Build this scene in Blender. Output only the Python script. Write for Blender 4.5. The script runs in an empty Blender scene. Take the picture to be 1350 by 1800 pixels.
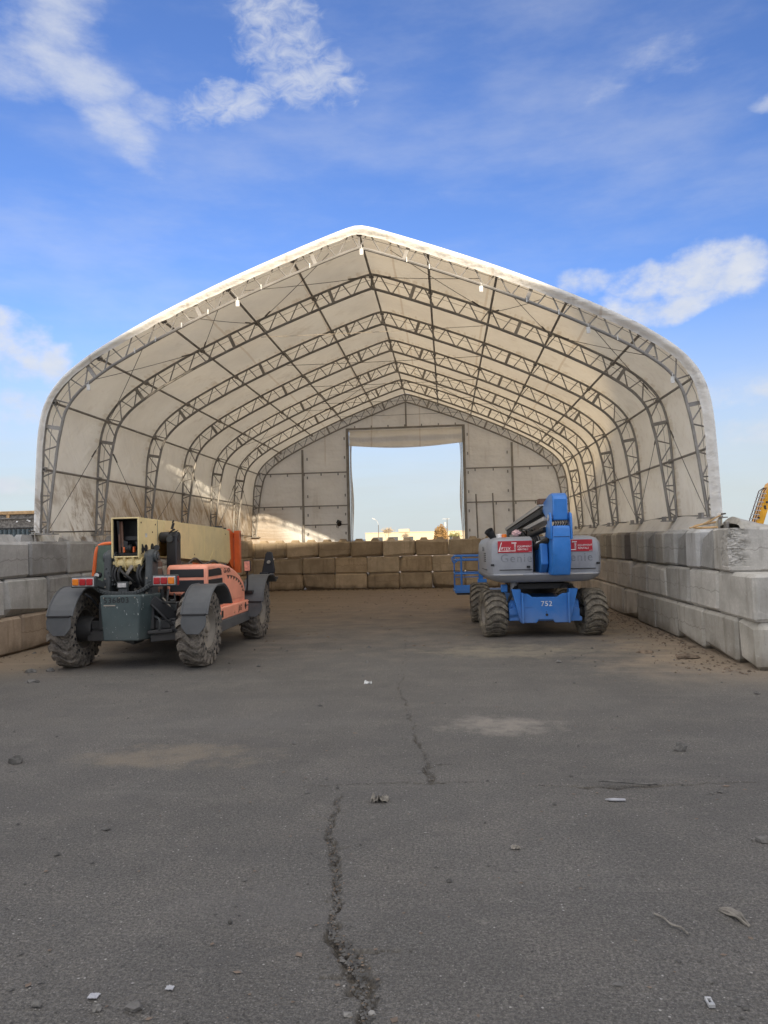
import bpy, math, random
import numpy as np
from mathutils import Vector, Matrix, noise as mnoise
R = math.radians
scene = bpy.context.scene
COL = scene.collection
rng = random.Random(7)

# ------------------------------------------------------------------ camera, sky, sun, exposure
cam_d = bpy.data.cameras.new('camera')
cam = bpy.data.objects.new('camera', cam_d); COL.objects.link(cam)
cam_d.sensor_fit = 'VERTICAL'; cam_d.sensor_height = 36.0; cam_d.lens = 26.0
cam_d.clip_start = 0.05; cam_d.clip_end = 6000
YAW, PITCH, ROLL = 0.084048, 0.040166, -0.022960
fw = Vector((-math.sin(YAW)*math.cos(PITCH), math.cos(YAW)*math.cos(PITCH), math.sin(PITCH)))
ri = Vector((math.cos(YAW), math.sin(YAW), 0)); up = ri.cross(fw)
r2 = ri*math.cos(ROLL) + up*math.sin(ROLL); u2 = -ri*math.sin(ROLL) + up*math.cos(ROLL)
M = Matrix(((r2.x, u2.x, -fw.x, 0), (r2.y, u2.y, -fw.y, 0), (r2.z, u2.z, -fw.z, 1.75), (0, 0, 0, 1)))
cam.matrix_world = M
scene.camera = cam

SUN_DIR = Vector((0.374, -1.0, 0.288)).normalized()          # towards the sun: low, behind the camera and a little right
SUN_EL = math.asin(SUN_DIR.z); SUN_AZ = math.atan2(SUN_DIR.x, SUN_DIR.y)   # clockwise from +Y
sun_d = bpy.data.lights.new('sun', 'SUN'); sun_d.energy = 3.9; sun_d.angle = R(0.53); sun_d.color = (1.0, 0.84, 0.62)
sun = bpy.data.objects.new('sun', sun_d); COL.objects.link(sun)
sun.rotation_euler = SUN_DIR.to_track_quat('Z', 'Y').to_euler(); sun.location = (0, -20, 40)

scene.view_settings.view_transform = 'Standard'; scene.view_settings.look = 'None'
scene.view_settings.exposure = 0.85; scene.view_settings.gamma = 1.0
scene.view_settings.use_curve_mapping = False
try:
    scene.cycles.max_bounces = 8; scene.cycles.diffuse_bounces = 5; scene.cycles.transmission_bounces = 5
    scene.cycles.use_denoising = True; scene.cycles.sample_clamp_indirect = 4.0
except Exception: pass

class NX:
    """tiny helper for writing node trees"""
    def __init__(s, nt): s.nt = nt; s.N = nt.nodes; s.L = nt.links; s.N.clear()
    def new(s, t, **kw):
        n = s.N.new(t)
        for k, v in kw.items(): setattr(n, k, v)
        return n
    def put(s, sock, v):
        if hasattr(v, 'is_output'): s.L.new(v, sock)
        elif isinstance(v, (tuple, list)):
            v = tuple(v); sock.default_value = (v + (1.0,)) if (len(v) == 3 and sock.type == 'RGBA') else v
        else: sock.default_value = v
    def m(s, op, a, b=None, c=None, clamp=False):
        n = s.new('ShaderNodeMath', operation=op, use_clamp=clamp); s.put(n.inputs[0], a)
        if b is not None: s.put(n.inputs[1], b)
        if c is not None: s.put(n.inputs[2], c)
        return n.outputs[0]
    def vm(s, op, a, b=None):
        n = s.new('ShaderNodeVectorMath', operation=op); s.put(n.inputs[0], a)
        if b is not None: s.put(n.inputs[1], b)
        return n.outputs[0]
    def mix(s, f, a, b, t='MIX'):
        n = s.new('ShaderNodeMix', data_type='RGBA', blend_type=t); s.put(n.inputs[0], f); s.put(n.inputs[6], a); s.put(n.inputs[7], b); return n.outputs[2]
    def noise(s, vec, scale, detail=4, rough=.55, dist=0.0, out=0):
        n = s.new('ShaderNodeTexNoise'); s.put(n.inputs['Vector'], vec); n.inputs['Scale'].default_value = scale
        n.inputs['Detail'].default_value = detail; n.inputs['Roughness'].default_value = rough; n.inputs['Distortion'].default_value = dist
        return n.outputs[out]
    def vor(s, vec, scale, feat='F1', out='Distance', rnd=1.0):
        n = s.new('ShaderNodeTexVoronoi', feature=feat); s.put(n.inputs['Vector'], vec); n.inputs['Scale'].default_value = scale
        n.inputs['Randomness'].default_value = rnd; return n.outputs[out]
    def ss(s, x, a, b, lo=0.0, hi=1.0):
        n = s.new('ShaderNodeMapRange', interpolation_type='SMOOTHSTEP'); s.put(n.inputs[0], x)
        for i, v in enumerate((a, b, lo, hi)): s.put(n.inputs[1+i], v)
        return n.outputs[0]
    def mapping(s, vec, scale=(1, 1, 1), loc=(0, 0, 0), rot=(0, 0, 0)):
        n = s.new('ShaderNodeMapping'); s.put(n.inputs[0], vec); n.inputs[1].default_value = loc; n.inputs[2].default_value = rot; n.inputs[3].default_value = scale
        return n.outputs[0]
    def comb(s, x, y, z):
        n = s.new('ShaderNodeCombineXYZ'); s.put(n.inputs[0], x); s.put(n.inputs[1], y); s.put(n.inputs[2], z); return n.outputs[0]
    def sep(s, v):
        n = s.new('ShaderNodeSeparateXYZ'); s.put(n.inputs[0], v); return n.outputs

def make_world():
    w = bpy.data.worlds.new('World'); scene.world = w; w.use_nodes = True
    X = NX(w.node_tree)
    sky = X.new('ShaderNodeTexSky', sky_type='NISHITA', sun_disc=False)
    sky.sun_elevation = SUN_EL; sky.sun_rotation = SUN_AZ
    sky.air_density = 1.0; sky.dust_density = 0.6; sky.ozone_density = 2.2; sky.altitude = 50
    tc = X.new('ShaderNodeTexCoord')
    d = X.sep(tc.outputs['Generated'])
    az = X.m('MULTIPLY', X.m('ARCTAN2', d[0], d[1]), 57.29578)
    el = X.m('MULTIPLY', X.m('ARCSINE', d[2]), 57.29578)
    # cloud field in degrees of azimuth / elevation, warped by noise
    p = X.comb(az, el, 0.0)
    wz = X.noise(p, 0.12, 5, .6, 0.0, 1)
    ws = X.sep(wz)
    ax = X.m('ADD', az, X.m('MULTIPLY', X.m('SUBTRACT', ws[0], .5), 5.0))
    ey = X.m('ADD', el, X.m('MULTIPLY', X.m('SUBTRACT', ws[1], .5), 3.4))
    def blob(a0, e0, ra, re, rot, wgt):
        c, s_ = math.cos(R(rot)), math.sin(R(rot))
        da = X.m('SUBTRACT', ax, a0); de = X.m('SUBTRACT', ey, e0)
        u = X.m('DIVIDE', X.m('ADD', X.m('MULTIPLY', da, c), X.m('MULTIPLY', de, s_)), ra)
        v = X.m('DIVIDE', X.m('SUBTRACT', X.m('MULTIPLY', de, c), X.m('MULTIPLY', da, s_)), re)
        q = X.m('ADD', X.m('MULTIPLY', u, u), X.m('MULTIPLY', v, v))
        return X.m('MULTIPLY', X.m('SUBTRACT', 1.0, q, clamp=True), wgt)
    def total(bl):
        t = blob(*bl[0])
        for b in bl[1:]: t = X.m('MAXIMUM', t, blob(*b))
        return t
    # soft streaky cirrus (upper left), rippled cirrocumulus (upper middle), cumulus (right and left), thin veil
    soft = total([(-28.8, 33.8, 4.6, 4.2, -10, 1.0), (-27.2, 31.2, 5.2, 2.4, -12, 1.25), (-24.6, 28.9, 4.8, 2.6, -35, 1.0), (-31, 30.8, 4.5, 2.0, -5, .85), (-22.5, 29.9, 3.0, 1.3, 0, .8), (25.5, 28.0, 4.0, .8, 3, 1.1), (-29.5, 38, 7, 4, 10, .9), (15, 31.5, 9, 2.0, 12, .42)])
    rip = total([(-15.5, 31.2, 6.6, 1.7, 14, 1.05), (-10.0, 32.7, 4.8, 2.2, 8, 1.1), (-12.5, 36.0, 5.5, 3.6, -25, .95), (-7.2, 32.5, 3.0, 1.3, 0, .9), (-11.8, 34.2, 4.4, 2.6, 0, 1.0)])
    cum = total([(18.6, 18.2, 3.8, 2.3, 4, 1.25), (21.4, 17.8, 2.8, 2.2, -10, 1.1), (15.2, 18.0, 3.2, 1.9, 0, .85), (11.5, 18.9, 2.6, 1.3, 0, .75), (17.0, 16.4, 5.0, 1.4, 0, 1.1), (13, 16.6, 3, 1.2, 0, .8), (21.5, 9.6, 6, 1.2, 0, .8), (23.0, 7.2, 5, 1.0, 0, .7),
                 (-32.0, 14.2, 4.4, 2.6, -10, 1.15), (-29.0, 13.4, 2.6, 2.0, -20, .9), (-32.5, 4.2, 3.4, 1.0, 0, .9), (-30.5, 9.5, 5.0, 2.6, 10, .55)])
    n1 = X.noise(X.mapping(p, (.22, .55, 1), rot=(0, 0, R(20))), 1.0, 8, .62)
    n2 = X.noise(X.mapping(p, (.6, 1.1, 1), loc=(3, 8, 0), rot=(0, 0, R(-25))), 1.0, 6, .6, .6)
    n3 = X.noise(X.mapping(p, (.3, .45, 1), loc=(9, 2, 0)), 1.0, 9, .6)
    def gate(t, q): return X.m('MULTIPLY', q, X.ss(t, .0, .30))
    m1 = X.ss(X.m('ADD', soft, X.m('MULTIPLY', X.m('SUBTRACT', n1, .60), 1.7)), .0, 1.3, 0, .74)
    m2 = X.ss(X.m('ADD', rip, X.m('MULTIPLY', X.m('SUBTRACT', n2, .60), 2.0)), .0, 1.35, 0, .75)
    m3 = X.ss(X.m('ADD', cum, X.m('MULTIPLY', X.m('SUBTRACT', n3, .56), 2.4)), .0, 1.15, 0, .90)
    m1, m2, m3 = gate(soft, m1), gate(rip, m2), gate(cum, m3)
    # faint veil everywhere, thicker near the horizon
    nv = X.noise(X.mapping(p, (.05, .16, 1), loc=(4, 1, 0), rot=(0, 0, R(-12))), 1.0, 6, .6)
    veil = X.ss(nv, .38, .80, 0, .28)
    hb = X.noise(X.mapping(p, (.08, .7, 1), loc=(1, 5, 0)), 1.0, 6, .6)
    hz = X.m('MULTIPLY', X.ss(el, 1.5, 19.0, 1.0, 0.0), X.m('ADD', .78, X.m('MULTIPLY', hb, .30)))
    # added bright broken cloud outside the lens's view, to brighten the shaded yard
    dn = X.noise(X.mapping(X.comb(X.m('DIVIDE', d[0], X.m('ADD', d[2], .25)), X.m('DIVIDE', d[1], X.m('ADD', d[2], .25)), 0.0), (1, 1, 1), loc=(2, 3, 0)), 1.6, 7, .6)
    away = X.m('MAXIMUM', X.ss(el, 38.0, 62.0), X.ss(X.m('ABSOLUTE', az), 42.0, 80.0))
    fill_deck = X.m('MULTIPLY', X.ss(X.m('ADD', dn, X.m('MULTIPLY', away, .26)), .62, .84), away)
    inv = X.m('SUBTRACT', 1.0, m1)
    for q in (m2, m3, veil): inv = X.m('MULTIPLY', inv, X.m('SUBTRACT', 1.0, q))
    dens = X.m('SUBTRACT', 1.0, inv)
    hs = X.new('ShaderNodeHueSaturation'); hs.inputs['Saturation'].default_value = SKY_SAT; hs.inputs['Value'].default_value = SKY_VAL
    X.L.new(sky.outputs[0], hs.inputs['Color'])
    c = X.mix(1.0, hs.outputs[0], SKY_TINT, 'MULTIPLY')
    c = X.mix(hz, c, HAZE_COL)
    shade = X.noise(X.mapping(p, (.35, .6, 1), loc=(2, 2, 0)), 1.0, 5, .5)
    cc = X.mix(shade, CLOUD_LO, CLOUD_HI)
    c = X.mix(dens, c, cc)
    c = X.mix(X.m('MULTIPLY', fill_deck, .92), c, X.mix(shade, FILL_DECK_LO, FILL_DECK_HI))
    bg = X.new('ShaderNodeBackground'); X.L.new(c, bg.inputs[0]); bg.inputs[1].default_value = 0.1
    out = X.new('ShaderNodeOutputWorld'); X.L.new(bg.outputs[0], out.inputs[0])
SKY_SAT, SKY_VAL, SKY_TINT = 1.0, 1.0, (.69, .82, 1.22)
HAZE_COL, CLOUD_LO, CLOUD_HI = (3.55, 3.92, 4.0), (3.2, 3.6, 4.4), (4.9, 4.9, 4.9)
FILL_DECK_LO, FILL_DECK_HI = (9.0, 8.8, 8.4), (14.2, 13.5, 12.4)  # colours of the added cloud layer that fills the shade
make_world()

# ------------------------------------------------------------------ materials
MATS = {}
def new_mat(name):
    m = bpy.data.materials.new(name); m.use_nodes = True; MATS[name] = m
    return m, NX(m.node_tree)
def finish(X, col, rough, bump=None, bstr=.3, bdist=.01, metal=0.0, spec=.5, extra=None):
    b = X.new('ShaderNodeBsdfPrincipled'); X.put(b.inputs['Base Color'], col); X.put(b.inputs['Roughness'], rough)
    b.inputs['Metallic'].default_value = metal; b.inputs['Specular IOR Level'].default_value = spec
    if bump is not None:
        bn = X.new('ShaderNodeBump'); bn.inputs['Strength'].default_value = bstr; bn.inputs['Distance'].default_value = bdist
        X.put(bn.inputs['Height'], bump); X.L.new(bn.outputs[0], b.inputs['Normal'])
    o = X.new('ShaderNodeOutputMaterial'); X.L.new(b.outputs[0], o.inputs[0]); return b
def coords(X):
    tc = X.new('ShaderNodeTexCoord'); oi = X.new('ShaderNodeObjectInfo')
    off = X.vm('SCALE', X.comb(1, 1.7, 2.3)); off.node.inputs['Scale'].default_value = 1
    X.L.new(X.m('MULTIPLY', oi.outputs['Random'], 37.0), off.node.inputs['Scale'])
    return X.vm('ADD', tc.outputs['Object'], off), oi, tc
def world_pos(X): return X.new('ShaderNodeNewGeometry').outputs['Position']

def paint(name, col, rough=.45, dust=.25, dust_col=(.20, .17, .135), chips=0.0, chip_col=(.6, .6, .58), scale=3.0, metal=0.0, var=.12, bstr=.05):
    m, X = new_mat(name); v, oi, tc = coords(X)
    n = X.noise(v, scale, 6, .6); nf = X.noise(v, scale*9, 4, .6)
    dark = tuple(c*(1-var*1.6) for c in col); lite = tuple(min(1, c*(1+var)) for c in col)
    c = X.mix(X.ss(n, .3, .7), dark, lite)
    # settled dust: more on faces that look up, broken by noise
    nz = X.sep(X.new('ShaderNodeNewGeometry').outputs['Normal'])[2]
    du = X.m('MULTIPLY', X.m('ADD', .45, X.m('MULTIPLY', X.ss(nz, .2, 1.0), .6)), X.ss(X.m('ADD', X.m('MULTIPLY', n, .6), X.m('MULTIPLY', nf, .4)), .35, .7))
    c = X.mix(X.m('MULTIPLY', du, dust), c, dust_col)
    st = X.noise(X.mapping(v, (14, 14, 1.2)), 1.0, 4, .6)
    c = X.mix(X.ss(st, .56, .75, 0, .26*min(1, dust*2.2)), c, (.06, .05, .04))
    # mud thrown up on the lowest part of the machine, fine scratches, grease blots
    wz = X.sep(world_pos(X))[2]
    c = X.mix(X.m('MULTIPLY', X.ss(X.m('ADD', wz, X.m('MULTIPLY', X.m('SUBTRACT', n, .5), .7)), .85, .25, 0, .42), X.ss(n, .3, .65)), c, dust_col)
    sc1 = X.noise(X.mapping(v, (3, 60, 60), rot=(.3, .2, .1)), 1.0, 3, .6); c = X.mix(X.ss(sc1, .70, .73, 0, .35), c, lite)
    c = X.mix(X.ss(X.noise(v, 4.5, 6, .7, .5), .62, .72, 0, .4*min(1, dust*2)), c, (.035, .03, .027))
    if chips > 0:
        ch = X.noise(X.mapping(v, (24, 24, 10)), 1.0, 5, .75); c = X.mix(X.ss(ch, .78-chips, .80-chips), c, chip_col)
    rr = X.m('ADD', rough, X.m('MULTIPLY', du, .35*dust+.1))
    finish(X, c, rr, nf, bstr, .004, metal); return m

def concrete(name):
    m, X = new_mat(name); v, oi, tc = coords(X)
    c0 = oi.outputs['Color']
    n = X.noise(v, 2.2, 7, .62); nf = X.noise(v, 34, 4, .65)
    stv = X.noise(X.mapping(v, (5.5, 5.5, .7)), 1.0, 5, .6)
    blot = X.noise(v, 5.0, 5, .6, .6)
    c = X.mix(X.ss(n, .25, .75), X.mix(1.0, c0, (.74, .73, .70), 'MULTIPLY'), X.mix(1.0, c0, (1.18, 1.17, 1.15), 'MULTIPLY'))
    c = X.mix(X.ss(stv, .53, .70, 0, .6), c, X.mix(1.0, c0, (.50, .47, .42), 'MULTIPLY'))
    c = X.mix(X.ss(blot, .60, .68, 0, .35), c, X.mix(1.0, c0, (1.35, 1.34, 1.3), 'MULTIPLY'))
    c = X.mix(X.ss(nf, .35, .65, 0, .35), c, X.mix(1.0, c0, (.7, .69, .66), 'MULTIPLY'))
    pit = X.ss(X.vor(v, 30), .07, .15, 0, 1); sel = X.ss(X.noise(v, 9, 2), .52, .6)
    pits = X.m('MULTIPLY', X.m('SUBTRACT', 1.0, pit), sel)
    c = X.mix(X.m('MULTIPLY', pits, .7), c, (.05, .047, .044))
    # exposed rough aggregate on knocked edges, cold joint line from the pour
    ob = X.sep(tc.outputs['Object']); pl = X.m('ABSOLUTE', X.m('SUBTRACT', ob[2], X.m('MULTIPLY', X.m('SUBTRACT', stv, .5), .22)))
    c = X.mix(X.m('MULTIPLY', X.ss(pl, .012, .004, 0, .5), X.ss(oi.outputs['Random'], .55, .6)), c, X.mix(1.0, c0, (.42, .40, .37), 'MULTIPLY'))
    # soil creeping up the lowest hand's breadth of a wall, and dust on top faces
    wp = X.sep(world_pos(X))
    soil = X.m('MULTIPLY', X.ss(X.m('ADD', wp[2], X.m('MULTIPLY', X.m('SUBTRACT', n, .5), .3)), .0, .22, 1, 0), .6)
    c = X.mix(soil, c, (.10, .075, .05))
    h = X.m('SUBTRACT', X.m('ADD', X.m('MULTIPLY', n, .5), X.m('MULTIPLY', nf, .35)), X.m('MULTIPLY', pits, .9))
    finish(X, c, .9, h, .55, .012, 0, .25); return m

def asphalt():
    m, X = new_mat('asphalt'); wp = world_pos(X); s = X.sep(wp)
    flat = X.comb(s[0], s[1], 0.0)
    big = X.noise(flat, .35, 6, .6); mid = X.noise(flat, 1.7, 6, .62); fine = X.noise(flat, 60, 5, .7); grit = X.vor(flat, 95); gritc = X.vor(flat, 95, out='Color')
    grit2 = X.vor(flat, 42); g2c = X.sep(X.vor(flat, 42, out='Color'))
    c = X.mix(X.ss(big, .3, .7), (.125, .117, .105), (.180, .170, .154))
    c = X.mix(X.ss(mid, .38, .68, 0, .55), c, (.225, .205, .178))
    c = X.mix(X.ss(fine, .34, .62, 0, .75), c, (.058, .054, .050))
    g3 = X.noise(flat, 130, 3, .7); c = X.mix(X.ss(g3, .52, .68, 0, .55), c, (.27, .255, .235)); c = X.mix(X.ss(g3, .46, .32, 0, .6), c, (.045, .042, .039))
    g4 = X.noise(X.mapping(flat, (1, 1, 1), loc=(3, 3, 0)), 26, 6, .75); c = X.mix(X.ss(g4, .56, .68, 0, .5), c, (.062, .058, .053))
    c = X.mix(X.ss(X.noise(flat, 7, 8, .75), .52, .70, 0, .6), c, (.088, .082, .075))
    c = X.mix(X.ss(X.noise(X.mapping(flat, (1, 1, 1), loc=(5, 2, 0)), 11, 8, .75), .56, .72, 0, .5), c, (.27, .25, .22))
    c = X.mix(X.ss(X.noise(X.mapping(flat, (.8, 1.6, 1), loc=(1, 7, 0)), .9, 8, .68), .50, .68, 0, .45), c, (.10, .094, .088))
    # pale and dark aggregate showing through the worn binder
    gs = X.sep(gritc)
    c = X.mix(X.m('MULTIPLY', X.ss(gs[0], .93, .97), X.ss(grit, .5, .28, 0, .45)), c, (.36, .34, .31))
    c = X.mix(X.m('MULTIPLY', X.ss(gs[1], .80, .9), X.ss(grit, .6, .3, 0, .6)), c, (.07, .067, .063))
    c = X.mix(X.m('MULTIPLY', X.ss(g2c[0], .97, .98), X.ss(grit2, .26, .16, 0, .7)), c, (.46, .44, .41))
    # tyre sweep: streaks lying across the yard
    sw = X.noise(X.mapping(flat, (.35, 3.4, 1), rot=(0, 0, R(-14))), 1.0, 6, .6)
    c = X.mix(X.ss(sw, .55, .82, 0, .22), c, (.28, .26, .23))
    # soil tracked onto the slab under the shelter, thicker towards the back and along the walls
    e = X.m('ADD', s[1], X.m('MULTIPLY', X.m('SUBTRACT', mid, .5), 9.0))
    soil = X.ss(e, 10.5, 23.0, 0, .88)
    wl = X.m('MULTIPLY', X.ss(X.m('ADD', s[0], X.m('MULTIPLY', X.m('SUBTRACT', mid, .5), 3.5)), 1.6, 3.8), X.ss(s[1], 8.4, 10.6))
    soil = X.m('MAXIMUM', soil, X.m('MULTIPLY', wl, .75))
    wl2 = X.m('MULTIPLY', X.ss(X.m('ADD', s[0], X.m('MULTIPLY', X.m('SUBTRACT', mid, .5), 2.5)), -4.6, -6.9), X.ss(s[1], 9.0, 11.0))
    soil = X.m('MAXIMUM', soil, X.m('MULTIPLY', wl2, .7))
    sc = X.mix(X.ss(fine, .3, .7), (.23, .175, .12), (.42, .33, .235))
    sc = X.mix(X.ss(sw, .5, .7, 0, .5), sc, (.47, .375, .28))
    sc = X.mix(X.ss(X.noise(flat, 4.5, 5, .7), .58, .7, 0, .6), sc, (.09, .065, .045))
    c = X.mix(soil, c, sc)
    # dried mud patches
    pn = X.noise(flat, 2.6, 8, .72)
    def patch(x0, y0, rx, ry, col, amt, c):
        dx = X.m('DIVIDE', X.m('SUBTRACT', s[0], x0), rx); dy = X.m('DIVIDE', X.m('SUBTRACT', s[1], y0), ry)
        q = X.m('ADD', X.m('ADD', X.m('MULTIPLY', dx, dx), X.m('MULTIPLY', dy, dy)), X.m('MULTIPLY', X.m('SUBTRACT', pn, .5), 6.5))
        return X.mix(X.m('MULTIPLY', X.ss(q, 1.5, -.6, 0, amt), X.ss(fine, .25, .6, .45, 1)), c, col)
    c = patch(-2.37, 6.05, .80, .36, (.30, .24, .165), .42, c)
    c = patch(.46, 7.1, .55, .35, (.36, .32, .27), .6, c)
    c = patch(.9, 11.8, 1.3, .7, (.34, .295, .21), .5, c)
    c = patch(.35, 8.3, .9, .35, (.15, .14, .125), .35, c)
    c = patch(-.85, 3.6, .55, .25, (.15, .14, .13), .4, c)
    c = patch(-1.9, 7.2, .9, .4, (.16, .15, .14), .35, c)
    # crack filled with damp dirt (mesh attribute marks the opening)
    at = X.new('ShaderNodeAttribute', attribute_name='crack')
    cf = at.outputs['Fac']
    c = X.mix(X.m('MULTIPLY', cf, .9), c, X.mix(X.ss(fine, .35, .65), (.045, .040, .034), (.15, .13, .105)))
    h = X.m('ADD', X.m('MULTIPLY', X.m('SUBTRACT', 1.0, grit), .35), X.m('ADD', X.m('MULTIPLY', fine, .5), X.m('MULTIPLY', X.m('SUBTRACT', 1.0, grit2), .25)))
    finish(X, c, X.m('ADD', .78, X.m('MULTIPLY', fine, .2)), h, 1.0, .016, 0, .3); return m

def fabric():
    m, X = new_mat('cover_fabric'); wp = world_pos(X); s = X.sep(wp)
    n = X.noise(wp, .9, 6, .6); nf = X.noise(wp, 7, 5, .6)
    c = X.mix(X.ss(n, .3, .7), (.80, .80, .785), (.89, .90, .89))
    # vertical seams / water streaks
    st = X.noise(X.mapping(wp, (2.2, 2.2, .25)), 1.0, 5, .65)
    c = X.mix(X.ss(st, .56, .74, 0, .28), c, (.44, .38, .30))
    # splashed and rubbed dirt on the lower left wall, in diagonal smears
    low = X.m('MULTIPLY', X.ss(s[2], 3.5, 2.7), X.ss(s[0], -5.5, -6.9))
    dg = X.noise(X.mapping(X.mapping(X.comb(s[1], s[2], 0), rot=(0, 0, R(52))), (.32, 1.15, 1)), 3.4, 8, .75, .9)
    dg2 = X.noise(X.comb(s[1], s[2], 0), .55, 4, .6)
    dm = X.m('MULTIPLY', low, X.m('MULTIPLY', X.ss(dg, .43, .62), X.ss(dg2, .30, .50)))
    c = X.mix(X.m('MULTIPLY', dm, .85), c, (.26, .185, .11))
    c = X.mix(X.m('MULTIPLY', X.m('MULTIPLY', low, X.ss(s[1], 14.2, 17.0)), X.ss(dg, .2, .7, .3, .8)), c, (.38, .28, .18))
    right = X.m('MULTIPLY', X.ss(s[0], 3.6, 4.3), X.ss(nf, .5, .8, 0, .28))
    c = X.mix(right, c, (.42, .36, .28))
    blot = X.ss(X.noise(wp, 1.4, 6, .7, .7), .60, .74, 0, .22)
    c = X.mix(blot, c, (.45, .38, .29))
    # wrinkles pulled towards the truss feet
    wr = X.noise(X.mapping(X.mapping(X.comb(s[1], s[2], s[0]), rot=(0, 0, R(48))), (.40, 1.8, .3)), 2.2, 3, .5, .8)
    wr2 = X.noise(X.mapping(X.mapping(X.comb(s[1], s[2], s[0]), rot=(0, 0, R(-38))), (.40, 2.0, .3)), 2.0, 3, .5, .8)
    # short pleats where the cloth is drawn over each truss, and welded seams between the panels
    ph = X.m('ABSOLUTE', X.m('SUBTRACT', X.m('FRACT', X.m('ADD', X.m('DIVIDE', X.m('SUBTRACT', s[1], 12.6135), 2.5423), .5)), .5))
    pleat = X.m('MULTIPLY', X.noise(X.mapping(wp, (7, .9, 7)), 1.0, 3, .5), X.ss(ph, .26, .0))
    seam = X.m('ABSOLUTE', X.m('SUBTRACT', X.m('FRACT', X.m('ADD', X.m('DIVIDE', s[0], 1.83), X.m('MULTIPLY', X.m('SUBTRACT', n, .5), .02))), .5))
    c = X.mix(X.m('MULTIPLY', X.ss(seam, .016, .008, 0, .35), X.ss(s[2], 4.6, 5.0)), c, (.52, .42, .31))
    c = X.mix(X.ss(X.m('MULTIPLY', X.noise(X.mapping(wp, (9, 1.2, 9)), 1.0, 4, .6), X.m('MULTIPLY', X.ss(ph, .16, .02), X.ss(s[1], 27.7, 27.3))), .46, .62, 0, .35), c, (.50, .42, .32))
    h = X.m('ADD', X.m('ADD', X.m('MULTIPLY', pleat, .55), X.m('MULTIPLY', wr, .6)), X.m('ADD', X.m('MULTIPLY', wr2, .45), X.m('MULTIPLY', nf, .10)))
    bn = X.new('ShaderNodeBump'); bn.inputs['Strength'].default_value = .75; bn.inputs['Distance'].default_value = .13; X.L.new(h, bn.inputs['Height'])
    d = X.new('ShaderNodeBsdfDiffuse'); X.L.new(c, d.inputs[0]); X.L.new(bn.outputs[0], d.inputs[2])
    t = X.new('ShaderNodeBsdfTranslucent'); X.L.new(X.mix(1.0, c, (1.0, .85, .63), 'MULTIPLY'), t.inputs[0])
    g = X.new('ShaderNodeBsdfGlossy'); g.inputs[1].default_value = .42; g.inputs[0].default_value = (.9, .9, .9, 1); X.L.new(bn.outputs[0], g.inputs[2])
    mx = X.new('ShaderNodeMixShader'); mx.inputs[0].default_value = TRANSLUCENT; X.L.new(d.outputs[0], mx.inputs[1]); X.L.new(t.outputs[0], mx.inputs[2])
    mx2 = X.new('ShaderNodeMixShader'); mx2.inputs[0].default_value = .05; X.L.new(mx.outputs[0], mx2.inputs[1]); X.L.new(g.outputs[0], mx2.inputs[2])
    o = X.new('ShaderNodeOutputMaterial'); X.L.new(mx2.outputs[0], o.inputs[0]); return m
TRANSLUCENT = .32

def rubber(name, dust):
    m, X = new_mat(name); v, oi, tc = coords(X)
    n = X.noise(v, 7, 6, .65); nf = X.noise(v, 40, 4, .65)
    c = X.mix(X.ss(X.m('ADD', X.m('MULTIPLY', n, .6), X.m('MULTIPLY', nf, .4)), .32, .68), (.05, .047, .043), dust)
    finish(X, c, .9, nf, .3, .006, 0, .25); return m

def galv():
    m, X = new_mat('galvanised_steel'); v, oi, tc = coords(X)
    n = X.noise(v, 3, 5, .6); nf = X.vor(v, 40)
    c = X.mix(X.ss(n, .3, .7), (.21, .20, .185), (.33, .315, .295)); c = X.mix(X.ss(nf, .2, .6, 0, .2), c, (.16, .155, .15))
    finish(X, c, .5, n, .1, .003, .35); return m

def plain(name, col, rough=.6, metal=0.0, bstr=.15, var=.25, scale=12):
    m, X = new_mat(name); v, oi, tc = coords(X); n = X.noise(v, scale, 5, .6)
    c = X.mix(X.ss(n, .3, .7), tuple(a*(1-var) for a in col), tuple(min(1, a*(1+var)) for a in col))
    finish(X, c, rough, n, bstr, .004, metal); return m

concrete('concrete'); asphalt(); fabric(); galv()
rubber('solid_rubber', (.28, .245, .205)); rubber('field_rubber', (.27, .235, .18))
paint('orange_paint', (.93, .36, .235), .38, .22, (.45, .30, .22), var=.10)
paint('bright_orange_paint', (.72, .14, .03), .4, .12)
paint('cream_paint', (.80, .65, .33), .42, .38, (.45, .37, .22), var=.08)
paint('charcoal_paint', (.045, .052, .055), .5, .30, (.12, .115, .105))
paint('chipped_green_grey', (.050, .075, .078), .55, .28, (.13, .125, .11), chips=.135, chip_col=(.55, .57, .55))
paint('fender_plastic', (.075, .080, .085), .55, .35, (.13, .125, .12), bstr=.1)
paint('blue_paint', (.028, .19, .58), .34, .22, (.20, .20, .20), var=.08)
paint('cover_grey', (.30, .315, .345), .42, .30, (.22, .20, .18), var=.08)
paint('dark_steel', (.022, .024, .027), .5, .35, (.09, .08, .07))
paint('black_frame', (.012, .013, .016), .45, .15, (.06, .055, .05))
paint('rusty_steel', (.14, .075, .05), .7, .4, (.12, .09, .06), var=.3)
paint('rim_dusty', (.26, .235, .20), .6, .5, (.26, .22, .17))
paint('pale_boom', (.50, .48, .46), .4, .3, (.30, .27, .23))
paint('yellow_paint', (.80, .40, .015), .35, .08)
plain('white_print', (.75, .74, .72), .5); plain('black_print', (.02, .02, .022), .6); plain('tag_white', (.60, .60, .58), .5)
plain('sign_red', (.42, .022, .035), .42, var=.06); plain('lens_red', (.38, .012, .018), .18, var=.1); plain('lens_amber', (.72, .20, .015), .2, var=.1)
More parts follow.
